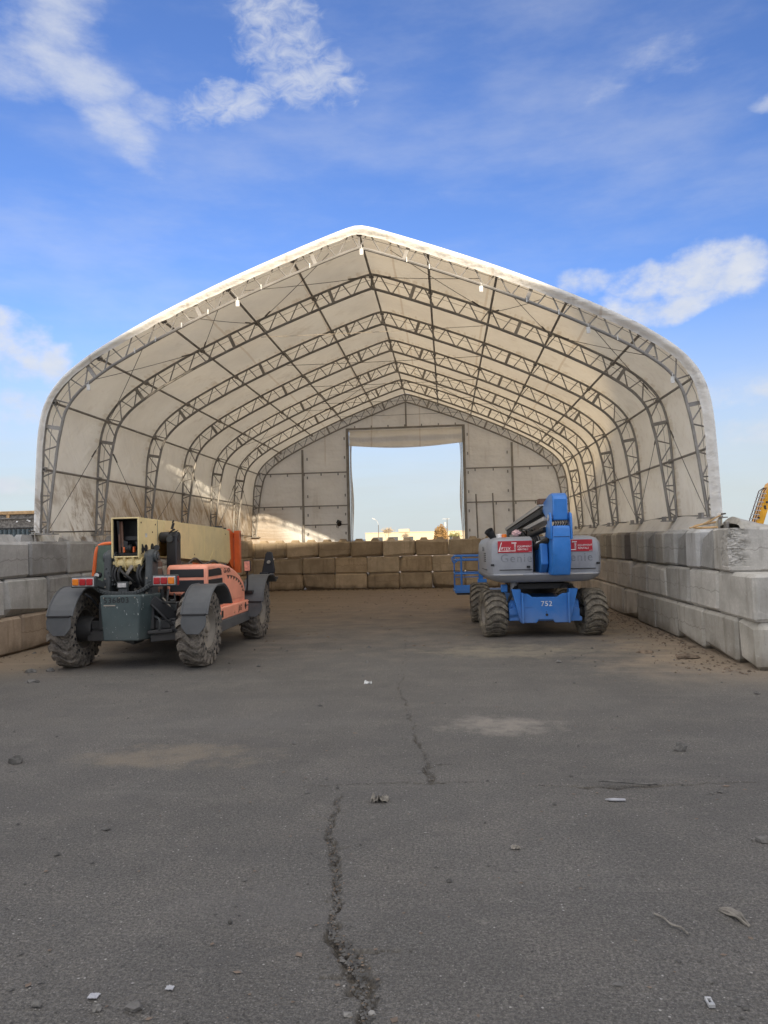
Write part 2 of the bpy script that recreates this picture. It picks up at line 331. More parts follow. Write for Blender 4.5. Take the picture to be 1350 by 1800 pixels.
plain('amber_beacon', (.75, .17, .01), .25, var=.1); plain('light_bezel', (.42, .42, .42), .4); plain('lens_pale', (.55, .53, .52), .2)
plain('hose_rubber', (.018, .018, .018), .5); plain('mirror_back', (.62, .25, .18), .4); plain('cable_steel', (.10, .09, .08), .5, .3)
plain('pale_rope', (.34, .30, .25), .8); plain('emboss_grey', (.20, .21, .235), .45); plain('dirt', (.15, .112, .08), .95, var=.5, bstr=.6); plain('grey_stone', (.20, .19, .175), .85, var=.4, bstr=.5)
plain('dark_stone', (.10, .095, .088), .9, var=.5, bstr=.6); plain('dry_wood', (.22, .20, .17), .85, var=.4, bstr=.5); plain('paper', (.38, .38, .40), .7, var=.1)
plain('pale_wall', (.54, .46, .32), .8, var=.05); plain('window_dark', (.05, .06, .07), .2); plain('tan_rail', (.52, .34, .17), .7, var=.2)
plain('grey_panel', (.20, .185, .165), .8, var=.5, scale=18, bstr=.5); plain('teal_sheet', (.085, .115, .13), .6, var=.2); plain('foam_white', (.75, .75, .72), .8)
plain('bark', (.16, .12, .09), .9); plain('twig', (.36, .29, .20), .9); plain('rust_leaf', (.26, .155, .055), .8, var=.5, scale=.8); plain('green_leaf', (.17, .17, .04), .8, var=.5, scale=.8)
plain('pole_grey', (.12, .11, .10), .8); plain('pink_rag', (.60, .40, .40), .85); plain('warehouse_wall', (.62, .60, .56), .8, var=.1, scale=1.0); plain('far_hill', (.10, .13, .17), .95)
plain('cab_glass', (.10, .14, .115), .12, var=.1); plain('tarp_grey', (.36, .34, .30), .7, var=.15)

# ------------------------------------------------------------------ mesh helpers
WO = {}                                                               # world-space origin of every object (unrotated frame)
def tag(o, label=None, cat=None, group=None, kind=None):
    for k, v in (('label', label), ('category', cat), ('group', group), ('kind', kind)):
        if v: o[k] = v
    return o
def empty(name, loc, label=None, cat=None, group=None, parent=None):
    o = bpy.data.objects.new(name, None); COL.objects.link(o); o.empty_display_size = .2
    loc = Vector(loc); o.location = loc - (WO[parent.name] if parent else Vector()); WO[o.name] = loc
    if parent: o.parent = parent
    return tag(o, label, cat, group)

class MB:
    def __init__(s): s.v = []; s.f = []
    def add(s, vs, fs):
        n = len(s.v); s.v += [tuple(p) for p in vs]; s.f += [tuple(i+n for i in f) for f in fs]; return s
    def box(s, x0, x1, y0, y1, z0, z1):
        return s.add([(x0, y0, z0), (x1, y0, z0), (x1, y1, z0), (x0, y1, z0), (x0, y0, z1), (x1, y0, z1), (x1, y1, z1), (x0, y1, z1)],
                     [(0, 3, 2, 1), (4, 5, 6, 7), (0, 1, 5, 4), (1, 2, 6, 5), (2, 3, 7, 6), (3, 0, 4, 7)])
    def obox(s, c, size, rot):
        b = MB().box(-size[0]/2, size[0]/2, -size[1]/2, size[1]/2, -size[2]/2, size[2]/2)
        return s.add([Vector(c) + rot @ Vector(p) for p in b.v], b.f)
    def bar(s, p0, p1, w, h, upv=(0, 0, 1)):
        p0, p1 = Vector(p0), Vector(p1); d = (p1-p0); L = d.length; d.normalize(); u = Vector(upv)
        if abs(d.dot(u)) > .98: u = Vector((1, 0, 0))
        x = d.cross(u).normalized(); z = x.cross(d); rot = Matrix((x, d, z)).transposed()
        return s.obox((p0+p1)/2, (w, L, h), rot)
    def cyl(s, p0, p1, r0, r1=None, n=12, caps=True):
        p0, p1 = Vector(p0), Vector(p1); r1 = r0 if r1 is None else r1
        d = (p1-p0).normalized(); a = d.orthogonal().normalized(); b = d.cross(a); vs = []
        for k in range(n):
            t = 2*math.pi*k/n; e = a*math.cos(t) + b*math.sin(t); vs += [p0+e*r0, p1+e*r1]
        fs = [(2*k, 2*((k+1) % n), 2*((k+1) % n)+1, 2*k+1) for k in range(n)]
        if caps: fs += [tuple(2*k for k in range(n))[::-1], tuple(2*k+1 for k in range(n))]
        return s.add(vs, fs)
    def tube(s, pts, r, n=8, caps=True):
        pts = [Vector(p) for p in pts]; N = len(pts); vs = []; a = None
        for i, p in enumerate(pts):
            d = (pts[min(i+1, N-1)] - pts[max(i-1, 0)]).normalized()
            a = d.orthogonal().normalized() if a is None else (a - d*a.dot(d)).normalized()
            b = d.cross(a); rr = r[i] if isinstance(r, (list, tuple)) else r
            for k in range(n):
                t = 2*math.pi*k/n; vs.append(p + (a*math.cos(t) + b*math.sin(t))*rr)
        fs = [(i*n+k, i*n+(k+1) % n, (i+1)*n+(k+1) % n, (i+1)*n+k) for i in range(N-1) for k in range(n)]
        if caps: fs += [tuple(range(n))[::-1], tuple((N-1)*n+k for k in range(n))]
        return s.add(vs, fs)
    def prism(s, poly, axis, a, b):
        def P(u, v, w): return {'x': (w, u, v), 'y': (u, w, v), 'z': (u, v, w)}[axis]
        n = len(poly); vs = [P(u, v, a) for u, v in poly] + [P(u, v, b) for u, v in poly]
        fs = [(k, (k+1) % n, n+(k+1) % n, n+k) for k in range(n)] + [tuple(range(n))[::-1], tuple(range(n, 2*n))]
        return s.add(vs, fs)
    def lathe(s, prof, c, axis='x', n=32, closed=False):
        c = Vector(c); vs = []; m = len(prof)
        for k in range(n):
            t = 2*math.pi*k/n; cs, sn = math.cos(t), math.sin(t)
            for r, h in prof: vs.append(c + (Vector((h, r*cs, r*sn)) if axis == 'x' else Vector((r*cs, r*sn, h))))
        fs = []
        for k in range(n):
            q = (k+1) % n
            for j in range(m if closed else m-1): fs.append((k*m+j, q*m+j, q*m+(j+1) % m, k*m+(j+1) % m))
        return s.add(vs, fs)
    def grid(s, fn, nu, nv):
        vs = [fn(i/nu, j/nv) for i in range(nu+1) for j in range(nv+1)]; w = nv+1
        return s.add(vs, [(i*w+j, (i+1)*w+j, (i+1)*w+j+1, i*w+j+1) for i in range(nu) for j in range(nv)])
    def mesh(s, name, smooth=30, origin=(0, 0, 0)):
        o = Vector(origin); me = bpy.data.meshes.new(name)
        me.from_pydata([(p[0]-o.x, p[1]-o.y, p[2]-o.z) for p in s.v], [], s.f); me.validate(verbose=False)
        import bmesh
        bm = bmesh.new(); bm.from_mesh(me); bmesh.ops.recalc_face_normals(bm, faces=bm.faces); bm.to_mesh(me); bm.free()
        if smooth:
            me.polygons.foreach_set('use_smooth', [True]*len(me.polygons)); me.set_sharp_from_angle(angle=R(smooth))
        me.update(); return me
    def build(s, name, mat, parent=None, origin=None, bevel=0, segs=2, smooth=30):
        origin = Vector(origin) if origin is not None else (WO[parent.name] if parent else Vector())
        me = s.mesh(name, smooth, origin); me.materials.append(MATS[mat])
        return link(name, me, parent, origin, bevel, segs)
def link(name, me, parent=None, origin=(0, 0, 0), bevel=0, segs=2):
    o = bpy.data.objects.new(name, me); COL.objects.link(o); origin = Vector(origin); WO[o.name] = origin
    if parent: o.parent = parent; o.location = origin - WO[parent.name]
    else: o.location = origin
    if bevel:
        b = o.modifiers.new('bevel', 'BEVEL'); b.width = bevel; b.segments = segs; b.limit_method = 'ANGLE'; b.angle_limit = R(35); b.harden_normals = False
    return o
def spline(pts, n):
    P = [Vector(p) for p in pts]; out = []
    for i in range(len(P)-1):
        a, b, c, d = P[max(i-1, 0)], P[i], P[i+1], P[min(i+2, len(P)-1)]
        for k in range(n):
            t = k/n; out.append(.5*((2*b) + (c-a)*t + (2*a-5*b+4*c-d)*t*t + (3*b-a-3*c+d)*t**3))
    out.append(P[-1]); return out
def stone_mesh(name, seed, sx, sy, sz, sub=1, rough=.35):
    import bmesh
    bm = bmesh.new(); bmesh.ops.create_icosphere(bm, subdivisions=sub, radius=1.0)
    for v in bm.verts:
        k = 1 + rough*(mnoise.noise(v.co*1.6 + Vector((seed*7.1, seed*3.3, seed)))) + rough*.5*mnoise.noise(v.co*4 + Vector((seed, 0, 0)))
        v.co = Vector((v.co.x*sx*k, v.co.y*sy*k, max(v.co.z*k, -.35)*sz))
    me = bpy.data.meshes.new(name); bm.to_mesh(me); bm.free(); return me
def text_mesh(body, size, mat, name, shear=0.0, extrude=.001, bold=0.0, align='CENTER', spacing=1.0):
    c = bpy.data.curves.new(name, 'FONT'); c.body = body; c.size = size; c.extrude = extrude; c.shear = shear; c.align_x = align; c.align_y = 'CENTER'
    c.space_character = spacing; c.resolution_u = 3
    t = bpy.data.objects.new('tmp', c); COL.objects.link(t); dg = bpy.context.evaluated_depsgraph_get()
    me = bpy.data.meshes.new_from_object(t.evaluated_get(dg)); me.name = name
    bpy.data.objects.remove(t); bpy.data.curves.remove(c); me.materials.clear(); me.materials.append(MATS[mat]); return me

# ------------------------------------------------------------------ ground: one sheet to the horizon, with the long crack pressed into it
def vnoise(x, y, seed=0):
    """cheap value noise on arrays"""
    def h(ix, iy):
        n = (ix*374761393 + iy*668265263 + seed*1442695041) & 0x7fffffff
        n = ((n ^ (n >> 13))*1274126177) & 0x7fffffff
        return ((n ^ (n >> 16)) & 0xffff)/65535.0
    ix = np.floor(x).astype(np.int64); iy = np.floor(y).astype(np.int64); fx = x-ix; fy = y-iy
    fx = fx*fx*(3-2*fx); fy = fy*fy*(3-2*fy)
    a = h(ix, iy)*(1-fx)+h(ix+1, iy)*fx; b = h(ix, iy+1)*(1-fx)+h(ix+1, iy+1)*fx
    return a*(1-fy)+b*fy
CRACK_NEAR = [(x, y, w*.66) for x, y, w in [(-.34, 2.72, .035), (-.345, 2.88, .055), (-.41, 3.06, .075), (-.455, 3.18, .075), (-.49, 3.27, .045), (-.56, 3.36, .055), (-.575, 3.48, .018), (-.58, 3.62, .045), (-.60, 3.80, .036), (-.635, 3.99, .040), (-.68, 4.2, .036), (-.75, 4.45, .034), (-.77, 4.7, .026), (-.785, 4.95, .018), (-.78, 5.19, .012)]]
CRACK_FAR = [(x, y, w*.62) for x, y, w in [(-.165, 5.42, .030), (-.17, 5.6, .050), (-.20, 5.8, .036), (-.225, 6.08, .026), (-.30, 6.5, .022), (-.35, 7.0, .020), (-.44, 7.6, .017), (-.52, 8.24, .016), (-.64, 8.9, .012), (-.60, 9.6, .011), (-.69, 10.4, .010), (-.66, 11.2, .010), (-.74, 12.4, .010), (-.78, 13.6, .009)]]
CRACK_BRANCHES = [[(-.58, 3.62, .010), (-.66, 3.70, .008), (-.74, 3.74, .005)], [(-.46, 3.18, .014), (-.36, 3.22, .009), (-.27, 3.21, .006), (-.18, 3.26, .004)], [(-.41, 3.06, .012), (-.50, 3.02, .008), (-.60, 3.03, .005)], [(-.70, 4.25, .008), (-.60, 4.33, .006), (-.52, 4.36, .004)], [(-.77, 4.7, .007), (-.88, 4.78, .005), (-.97, 4.77, .004)], [(-.2, 5.8, .009), (-.08, 5.88, .006), (.02, 5.86, .005)], [(-.3, 6.5, .007), (-.42, 6.62, .006), (-.5, 6.85, .005)]]
CRACK_ACROSS = [(-1.1, 5.36, .006), (-.7, 5.40, .008), (-.4, 5.43, .010), (-.16, 5.42, .012), (.1, 5.45, .007), (.5, 5.40, .004), (.85, 5.36, .010), (1.0, 5.37, .022), (1.15, 5.35, .024), (1.35, 5.38, .014), (1.6, 5.42, .012), (1.9, 5.46, .012), (2.3, 5.5, .008)]
def crack_field(Xg, Yg):
    out = np.zeros_like(Xg)
    wx = (vnoise(Xg*14, Yg*14, 3)-.5)*.055 + (vnoise(Xg*45, Yg*45, 4)-.5)*.022
    wy = (vnoise(Xg*14, Yg*14, 5)-.5)*.055 + (vnoise(Xg*45, Yg*45, 6)-.5)*.022
    for path in [CRACK_NEAR, CRACK_FAR, CRACK_ACROSS] + CRACK_BRANCHES:
        for (x0, y0, w0), (x1, y1, w1) in zip(path, path[1:]):
            box = (Yg > min(y0, y1)-.2) & (Yg < max(y0, y1)+.2) & (Xg > min(x0, x1)-.2) & (Xg < max(x0, x1)+.2)
            if not box.any(): continue
            px, py = Xg[box]+wx[box], Yg[box]+wy[box]
            dx, dy = x1-x0, y1-y0; t = np.clip(((px-x0)*dx+(py-y0)*dy)/(dx*dx+dy*dy), 0, 1)
            d = np.hypot(px-x0-t*dx, py-y0-t*dy); w = (w0+(w1-w0)*t)*(.35+1.15*vnoise(Yg[box]*6.5+Xg[box]*2, Xg[box]*3, 31))
            out[box] = np.maximum(out[box], np.clip((w-d)/(w*.45+.004), 0, 1))
    return out
def make_ground():
    def lines(*segs):
        out = []
        for a, b, st in segs: out += list(np.arange(a, b-1e-6, st))
        return np.array(out+[segs[-1][1]])
    xs = lines((-3000, -400, 520), (-400, -40, 60), (-40, -8, 4), (-8, -1.25, .12), (-1.25, .1, .0125), (.1, 2.4, .04), (2.4, 8, .14), (8, 40, 4), (40, 400, 60), (400, 3000, 520))
    ys = lines((-600, -40, 80), (-40, 0, 8), (0, 2.4, .3), (2.4, 5.9, .0125), (5.9, 8.5, .03), (8.5, 14, .07), (14, 30, .4), (30, 70, 5), (70, 600, 50), (600, 3000, 300))
    Xg, Yg = np.meshgrid(xs, ys, indexing='ij')
    c = crack_field(Xg, Yg)
    near = (np.abs(Xg) < 8) & (Yg > 0) & (Yg < 30)
    und = ((vnoise(Xg*.7, Yg*.7, 9)-.5)*.018 + (vnoise(Xg*2.3, Yg*2.3, 10)-.5)*.006)*near
    z = und - c*(.020 + .024*vnoise(Xg*30, Yg*30, 11)) + c*(vnoise(Xg*55, Yg*55, 12)-.4)*.030
    lip = np.clip(c, 0, .25)*4*(1-np.clip(c, 0, 1)); z = z + lip*.006*(vnoise(Xg*20, Yg*20, 2))
    z[near] += (vnoise(Xg*38, Yg*38, 21)[near]-.5)*.003
    nx, ny = Xg.shape
    me = bpy.data.meshes.new('ground')
    co = np.stack([Xg, Yg, z], -1).reshape(-1, 3).astype(np.float32)
    idx = np.arange(nx*ny).reshape(nx, ny)
    quads = np.stack([idx[:-1, :-1], idx[1:, :-1], idx[1:, 1:], idx[:-1, 1:]], -1).reshape(-1, 4).astype(np.int32)
    me.vertices.add(len(co)); me.vertices.foreach_set('co', co.ravel())
    me.loops.add(quads.size); me.loops.foreach_set('vertex_index', quads.ravel())
    me.polygons.add(len(quads)); me.polygons.foreach_set('loop_start', np.arange(0, quads.size, 4, dtype=np.int32))
    me.polygons.foreach_set('use_smooth', np.ones(len(quads), bool)); me.update(calc_edges=True)
    at = me.attributes.new('crack', 'FLOAT', 'POINT'); at.data.foreach_set('value', c.ravel().astype(np.float32))
    me.materials.append(MATS['asphalt'])
    g = link('ground', me); tag(g, 'grey asphalt yard with a long ragged crack running towards the shelter', kind='structure')
make_ground()

# ------------------------------------------------------------------ concrete block walls
def block_mesh(name, lx, ly, lz, seed, knobs=None, c=.040):
    rr = random.Random(seed); m = MB(); vs = []; ids = {}
    for sx in (-1, 1):
        for sy in (-1, 1):
            for sz in (-1, 1):
                k = c*(.7+.8*rr.random())*(2.6 if rr.random() < .10 else 1)
                for ax in range(3):
                    p = [sx*lx/2, sy*ly/2, sz*lz/2]
                    for a in range(3):
                        if a != ax: p[a] -= (sx, sy, sz)[a]*k
                    ids[(sx, sy, sz, ax)] = len(vs); vs.append([q + rr.uniform(-.006, .006) for q in p])
    fs = []; S = (-1, 1)
    for ax in range(3):
        o = [a for a in range(3) if a != ax]
        for s in S:
            f = []
            for t1, t2 in ((-1, -1), (1, -1), (1, 1), (-1, 1)):
                k = [0, 0, 0]; k[ax] = s; k[o[0]] = t1; k[o[1]] = t2; f.append(ids[(k[0], k[1], k[2], ax)])
            fs.append(tuple(f))
    for e in range(3):
        o = [a for a in range(3) if a != e]
        for t1 in S:
            for t2 in S:
                def K(s, ax):
                    k = [0, 0, 0]; k[e] = s; k[o[0]] = t1; k[o[1]] = t2; return ids[(k[0], k[1], k[2], ax)]
                fs.append((K(-1, o[0]), K(1, o[0]), K(1, o[1]), K(-1, o[1])))
    for sx in S:
        for sy in S:
            for sz in S: fs.append(tuple(ids[(sx, sy, sz, a)] for a in range(3)))
    m.add(vs, fs)
    if knobs:
        along, n, base, top, wb, wt, h = knobs
        L = (lx, ly)[along]
        for k in range(n):
            u = -L/2 + L*(k+.5)/n; z0 = lz/2-.006; z1 = lz/2+h; P = []
            for (e, w, z) in ((base, wb, z0), (top, wt, z1)):
                for du, dw in ((-e/2, -w/2), (e/2, -w/2), (e/2, w/2), (-e/2, w/2)):
                    q = (u+du+rr.uniform(-.008, .008), dw, z) if along == 0 else (dw, u+du+rr.uniform(-.008, .008), z); P.append(q)
            m.add(P, [(4, 5, 6, 7), (0, 1, 5, 4), (1, 2, 6, 5), (2, 3, 7, 6), (3, 0, 4, 7)])
    me = m.mesh(name, 20); me.materials.append(MATS['concrete']); return me
BL = {}; BACK = 'concrete_block_wall.002'
def place_block(wall, cx, cy, cz, lx, ly, lz, col, knobs=None, mesh=None):
    key = (round(lx, 2), round(ly, 2), round(lz, 2), knobs, rng.randrange(6))
    if mesh is None:
        if key not in BL: BL[key] = block_mesh('concrete_block', lx, ly, lz, len(BL)+11, knobs)
        mesh = BL[key]
    jx, jy = ((.018, .002) if wall.name != BACK else (.002, .020))
    o = link('concrete_block', mesh, wall, (cx+rng.uniform(-jx, jx), cy+rng.uniform(-jy, jy), cz))
    o.rotation_euler = (rng.uniform(-.006, .006), rng.uniform(-.006, .006), rng.uniform(-.008, .008))
    k = rng.uniform(.80, 1.16); o.color = (col[0]*k, col[1]*k, col[2]*k, 1); return o
def lerp(a, b, t):
    t = max(0, min(1, t)); return tuple(x+(y-x)*t for x, y in zip(a, b))
WARM, COOL, BROWN = (.45, .43, .39), (.45, .448, .442), (.45, .355, .25)
def spalled_mesh(lx, ly, lz):
    import bmesh
    bm = bmesh.new(); bmesh.ops.create_cube(bm, size=1.0); bmesh.ops.subdivide_edges(bm, edges=bm.edges[:], cuts=18, use_grid_fill=True)
    ed = [e for e in bm.edges if all(v.co.x < -.16 and v.co.y < .2 for v in e.verts)]; bmesh.ops.subdivide_edges(bm, edges=ed, cuts=2, use_grid_fill=True)
    for v in bm.verts:
        p = Vector((v.co.x*lx, v.co.y*ly, v.co.z*lz)); n = mnoise.noise(p*7); n2 = mnoise.noise(p*22); n3 = mnoise.noise(p*60)
        q = Vector((p.x+lx/2, p.y+ly/2, 0)); zc = (p.z/lz+.5)
        d = math.hypot(max(q.x-.0, 0), q.y); rad = .13 + .14*n + .09*math.sin(zc*2.4+.6)
        if q.x < .40 and d < rad+.10 and zc > .12:
            k = max(0, min(1, (rad+.10-d)/.10)); p.y += k*(.04+.03*n+.035*abs(n2)+.02*n3); p.x += k*(.010+.012*n2)*(q.x < .05)
        for ax, L in enumerate((lx, ly, lz)):
            e = abs(p[ax])-L/2+.02
            oth = [a for a in range(3) if a != ax and abs(p[a]) > (lx, ly, lz)[a]/2-.02]
            if e > 0 and oth: p[ax] -= math.copysign(e*.7, p[ax])
        v.co = p
    me = bpy.data.meshes.new('concrete_block'); bm.to_mesh(me); bm.free(); me.materials.append(MATS['concrete'])
    me.polygons.foreach_set('use_smooth', [True]*len(me.polygons)); me.set_sharp_from_angle(angle=R(30)); return me

def right_wall():
    w = empty('concrete_block_wall', (3.88, 18.5, 0), 'grey concrete block wall on the right with dark upright blocks in its top course', 'wall', 'block walls around the shelter')
    g = .016
    y = 9.84; k = 0
    lens = [.62] + [1.30]*14
    for L in lens:                                                    # bottom course, its first block turned end on
        if y > 27.4: break
        L = min(L, 27.44-y); place_block(w, 3.88+.305, y+L/2, .305, .61, L-g, .606, lerp(WARM, BROWN, (y-14)/14)); y += L
    place_block(w, 3.88+.61+.65, 9.84+.31, .305, 1.29, .61, .606, WARM); place_block(w, 3.88+1.92+.65, 9.84+.31, .305, 1.29, .61, .606, WARM)
    y = 9.88; i = 0
    for L in [1.26] + [1.27]*14:
        if y > 27.4: break
        L = min(L, 27.44-y); place_block(w, 3.88+.305+.012, y+L/2, .915, .61, L-g, .604, lerp(lerp(COOL, WARM, .6), BROWN, (y-13)/13)); y += L; i += 1
    place_block(w, 3.88+.64+.65, 9.88+.31, .915, 1.29, .61, .604, COOL); place_block(w, 3.88+1.95+.65, 9.88+.31, .915, 1.29, .61, .604, COOL)
    # top course: headers laid across the wall, every block a different grey
    tones = [(.30, .305, .315), (.20, .205, .21), (.30, .31, .325), (.19, .195, .20), (.25, .255, .26), (.215, .21, .20), (.165, .165, .165), (.24, .235, .22), (.185, .18, .17), (.075, .072, .078), (.22, .21, .19), (.27, .26, .235), (.20, .19, .17), (.23, .22, .19)]
    y = 10.58; i = 0
    while y < 27.0:
        t = tuple(c*k for c, k in zip(tones[i % len(tones)], (1.42, 1.38, 1.32)))
        if i == 0:
            o = place_block(w, 3.88+.66, y+.30, 1.528, 1.32, .60, .604, (.47, .455, .43), mesh=spalled_mesh(1.32, .60, .604)); o.rotation_euler = (0, 0, 0)
            o['label'] = 'end block with a broken crumbling corner'
        else: place_block(w, 3.88+.64+rng.uniform(-.012, .02), y+.305, 1.528, 1.28, .598, .604, lerp(t, BROWN, (y-15)/16))
        y += .625; i += 1
    place_block(w, 3.88+1.32+.66, 10.58+.30, 1.528, 1.30, .60, .604, COOL)
right_wall()
def left_wall():
    w = empty('concrete_block_wall', (-7.29, 18.5, 0), 'grey concrete block wall on the left behind the orange machine', 'wall', 'block walls around the shelter')
    kn = (1, 2, .62, .38, .20, .10, .13)
    for c, (y0, z) in enumerate(((5.66, .318), (6.48, .950), (5.92, 1.582))):
        y = y0
        while y < 27.4:
            cc = lerp(((.36, .365, .37), (.45, .45, .44), (.40, .40, .40))[rng.randrange(3)], BROWN, (y-15)/13) if c else lerp((.50, .40, .31), BROWN, (y-14)/10)
            L = min(1.305, 27.44-y)
            if L > .1: place_block(w, -7.29-.305, y+L/2, z, .61, L-.015, .624, cc, kn if (c == 2 and L > 1) else None)
            y += 1.305
left_wall()
def back_wall():
    w = empty('concrete_block_wall', (-1.7, 27.47, 0), 'brown dusty concrete block wall across the back of the shelter', 'wall', 'block walls around the shelter')
    kn = (0, 2, .31, .21, .40, .28, .095)
    for c, (x0, z) in enumerate(((-3.01, .300), (-3.00, .898), (-3.61, 1.497))):
        x = x0 - 1.218*5
        while x < 4.4:
            L = 1.218; a = max(x, -7.9); b = min(x+L, 4.48)
            if b-a > .1: place_block(w, (a+b)/2, 27.47+.305, z, b-a-.006, .61, .588, lerp(BROWN, (.50, .42, .32), rng.random()), kn if (c == 2 and b-a > 1.1) else None)
            x += L
back_wall()

# ------------------------------------------------------------------ fabric shelter on trusses
XC = -1.43
HALF = spline([(0, 7.33), (.30, 7.255), (1.24, 6.92), (2.45, 6.45), (3.65, 5.92), (4.45, 5.52), (4.95, 5.235), (5.45, 4.86), (5.76, 4.45), (5.90, 3.95), (5.955, 3.22), (6.0, 2.05)], 10)
PROF = [Vector((-p.x, p.y)) for p in HALF[:0:-1]] + [Vector((p.x, p.y)) for p in HALF]     # left foot .. ridge .. right foot
ARC = [0.0]
for a, b in zip(PROF, PROF[1:]): ARC.append(ARC[-1] + (b-a).length)
MID = ARC[len(HALF)-1]; S_TOT = ARC[-1]
def prof(s, off=0.0):
    """point on the outer chord at arc length s from the ridge (left negative), moved off outwards"""
    a = max(0, min(S_TOT, s+MID)); i = min(max(int(np.searchsorted(ARC, a))-1, 0), len(PROF)-2)
    t = (a-ARC[i])/(ARC[i+1]-ARC[i]); p = PROF[i].lerp(PROF[i+1], t)
    def tn(j): return (PROF[min(j+1, len(PROF)-1)]-PROF[max(j-1, 0)]).normalized()
    d = tn(i).lerp(tn(i+1), t).normalized(); n = Vector((-d.y, d.x))
    return p + n*off
def s_at(d):                                                           # arc length for half width d on the slope
    for i in range(len(HALF)-1, len(PROF)-1):
        if PROF[i].x <= d < PROF[i+1].x: return ARC[i]-MID + (d-PROF[i].x)/(PROF[i+1].x-PROF[i].x)*(ARC[i+1]-ARC[i])
def s_z(z):
    for i in range(len(HALF)-1, len(PROF)-1):
        if PROF[i].y >= z > PROF[i+1].y: return ARC[i]-MID + (PROF[i].y-z)/(PROF[i].y-PROF[i+1].y)*(ARC[i+1]-ARC[i])
SMAX = S_TOT-MID
TY = [13.0] + [12.6135+2.5423*k for k in range(1, 7)]
S405 = s_z(4.02)
def depth_in(s):                                                       # truss depth, tapering down the legs
    a = abs(s); return .30 if a < S405 else .30 - .17*(a-S405)/(SMAX-S405)
def P3(s, off, y): q = prof(s, off); return Vector((XC+q.x, y, q.y))
PUR = [0] + [s_at(d) for d in (1.24, 2.45, 3.65, 4.88)] + [s_z(4.465), s_z(3.22)]
PLATES = [s_at(.9), s_at(3.05), s_at(5.1), S405]
def truss_meshes():
    N = 150; ss = [-SMAX+2*SMAX*i/N for i in range(N+1)]
    outer = MB().tube([P3(s, 0, 0) for s in ss], .026, 8)
    inner = MB().tube([P3(s, -depth_in(s), 0) for s in ss], .029, 8)
    web = MB(); P = .485
    for sg in (-1, 1):
        k = 0; s = .02
        while s < SMAX-.1:
            def I(x): return P3(sg*x, -depth_in(x)+.02, 0)
            def O(x): return P3(sg*x, -.02, 0)
            for a, b in ((s+.05, s+.13), (s+P-.02, s+.19)):
                if b < SMAX and a < SMAX and not any(abs((a+b)/2-q) < .09 for q in PLATES): web.tube([I(a), O(b)], .0135, 6)
            if s > S405+.1 and k % 2 == 0: web.tube([I(s+P), O(s+P)] if s+P < SMAX else [I(s), O(s)], .0135, 6)
            s += P; k += 1
        web.tube([P3(sg*(.005), -.02, 0), P3(sg*.005, -.28, 0)], .012, 6)
    # lacing strap that runs inside the outer chord
    strap = MB().tube([P3(s, -.10, .03) for s in ss[::3]], .005, 4)
    web.add(strap.v, strap.f)
    return [m.mesh(n) for m, n in ((outer, 'truss'), (inner, 'inner_chord'), (web, 'web_bars'))]
tent = empty('fabric_shelter', (XC, 13.0, 0), 'large off white fabric shelter on steel trusses standing on the block walls', 'shelter')
def build_trusses():
    mo, mi, mw = truss_meshes()
    for me in (mo, mi, mw): me.materials.append(MATS['galvanised_steel'])
    pl = MB()
    pl.box(-.034, .034, -.022, .022, -.29, -.01); plate = pl.mesh('splice_plate'); plate.materials.append(MATS['galvanised_steel'])
    bp = MB().box(-.22, .22, -.11, .11, 0, .02)
    for q in (-.17, .17): bp.cyl((q, 0, .02), (q, 0, .07), .012, n=6)
    bp.box(-.2, -.16, -.09, .09, .02, .10).box(.02, .06, -.09, .09, .02, .10); base = bp.mesh('base_plate'); base.materials.append(MATS['galvanised_steel'])
    for k, y in enumerate(TY):
        def at(me, name, par, loc):
            o = link(name, me, par, loc); return o
        t = at(mo, 'truss', tent, (0, y, 0)); WO[t.name] = Vector((0, y, 0))
        at(mi, 'inner_chord', t, (0, y, 0)); at(mw, 'web_bars', t, (0, y, 0))
        for sg in (-1, 1):
            for q in PLATES:
                p = P3(sg*q, 0, y); p2 = P3(sg*q, -.3, y); a = math.atan2((p-p2).x, (p-p2).z)
                o = at(plate, 'splice_plate', t, p); o.rotation_euler = (0, a, 0)
            f = P3(sg*SMAX, -.07, y); at(base, 'base_plate', t, (f.x, y, 2.02))
build_trusses()
def build_purlins():
    for i, s in enumerate(PUR):
        for sg in ((1,) if i == 0 else (-1, 1)):
            p0 = P3(sg*s, -.055, TY[0]-.05); p1 = P3(sg*s, -.055, TY[6]+.05)
            m = MB(); pts = [p0.lerp(p1, t/24) for t in range(25)]; m.tube(pts, .024, 8)
            for y in TY: m.obox(P3(sg*s, -.045, y), (.09, .10, .05), Matrix.Rotation(math.atan2(prof(sg*s, 1).x-prof(sg*s, 0).x, prof(sg*s, 1).y-prof(sg*s, 0).y), 3, 'Y'))
            m.build('purlin', 'galvanised_steel', tent)
build_purlins()
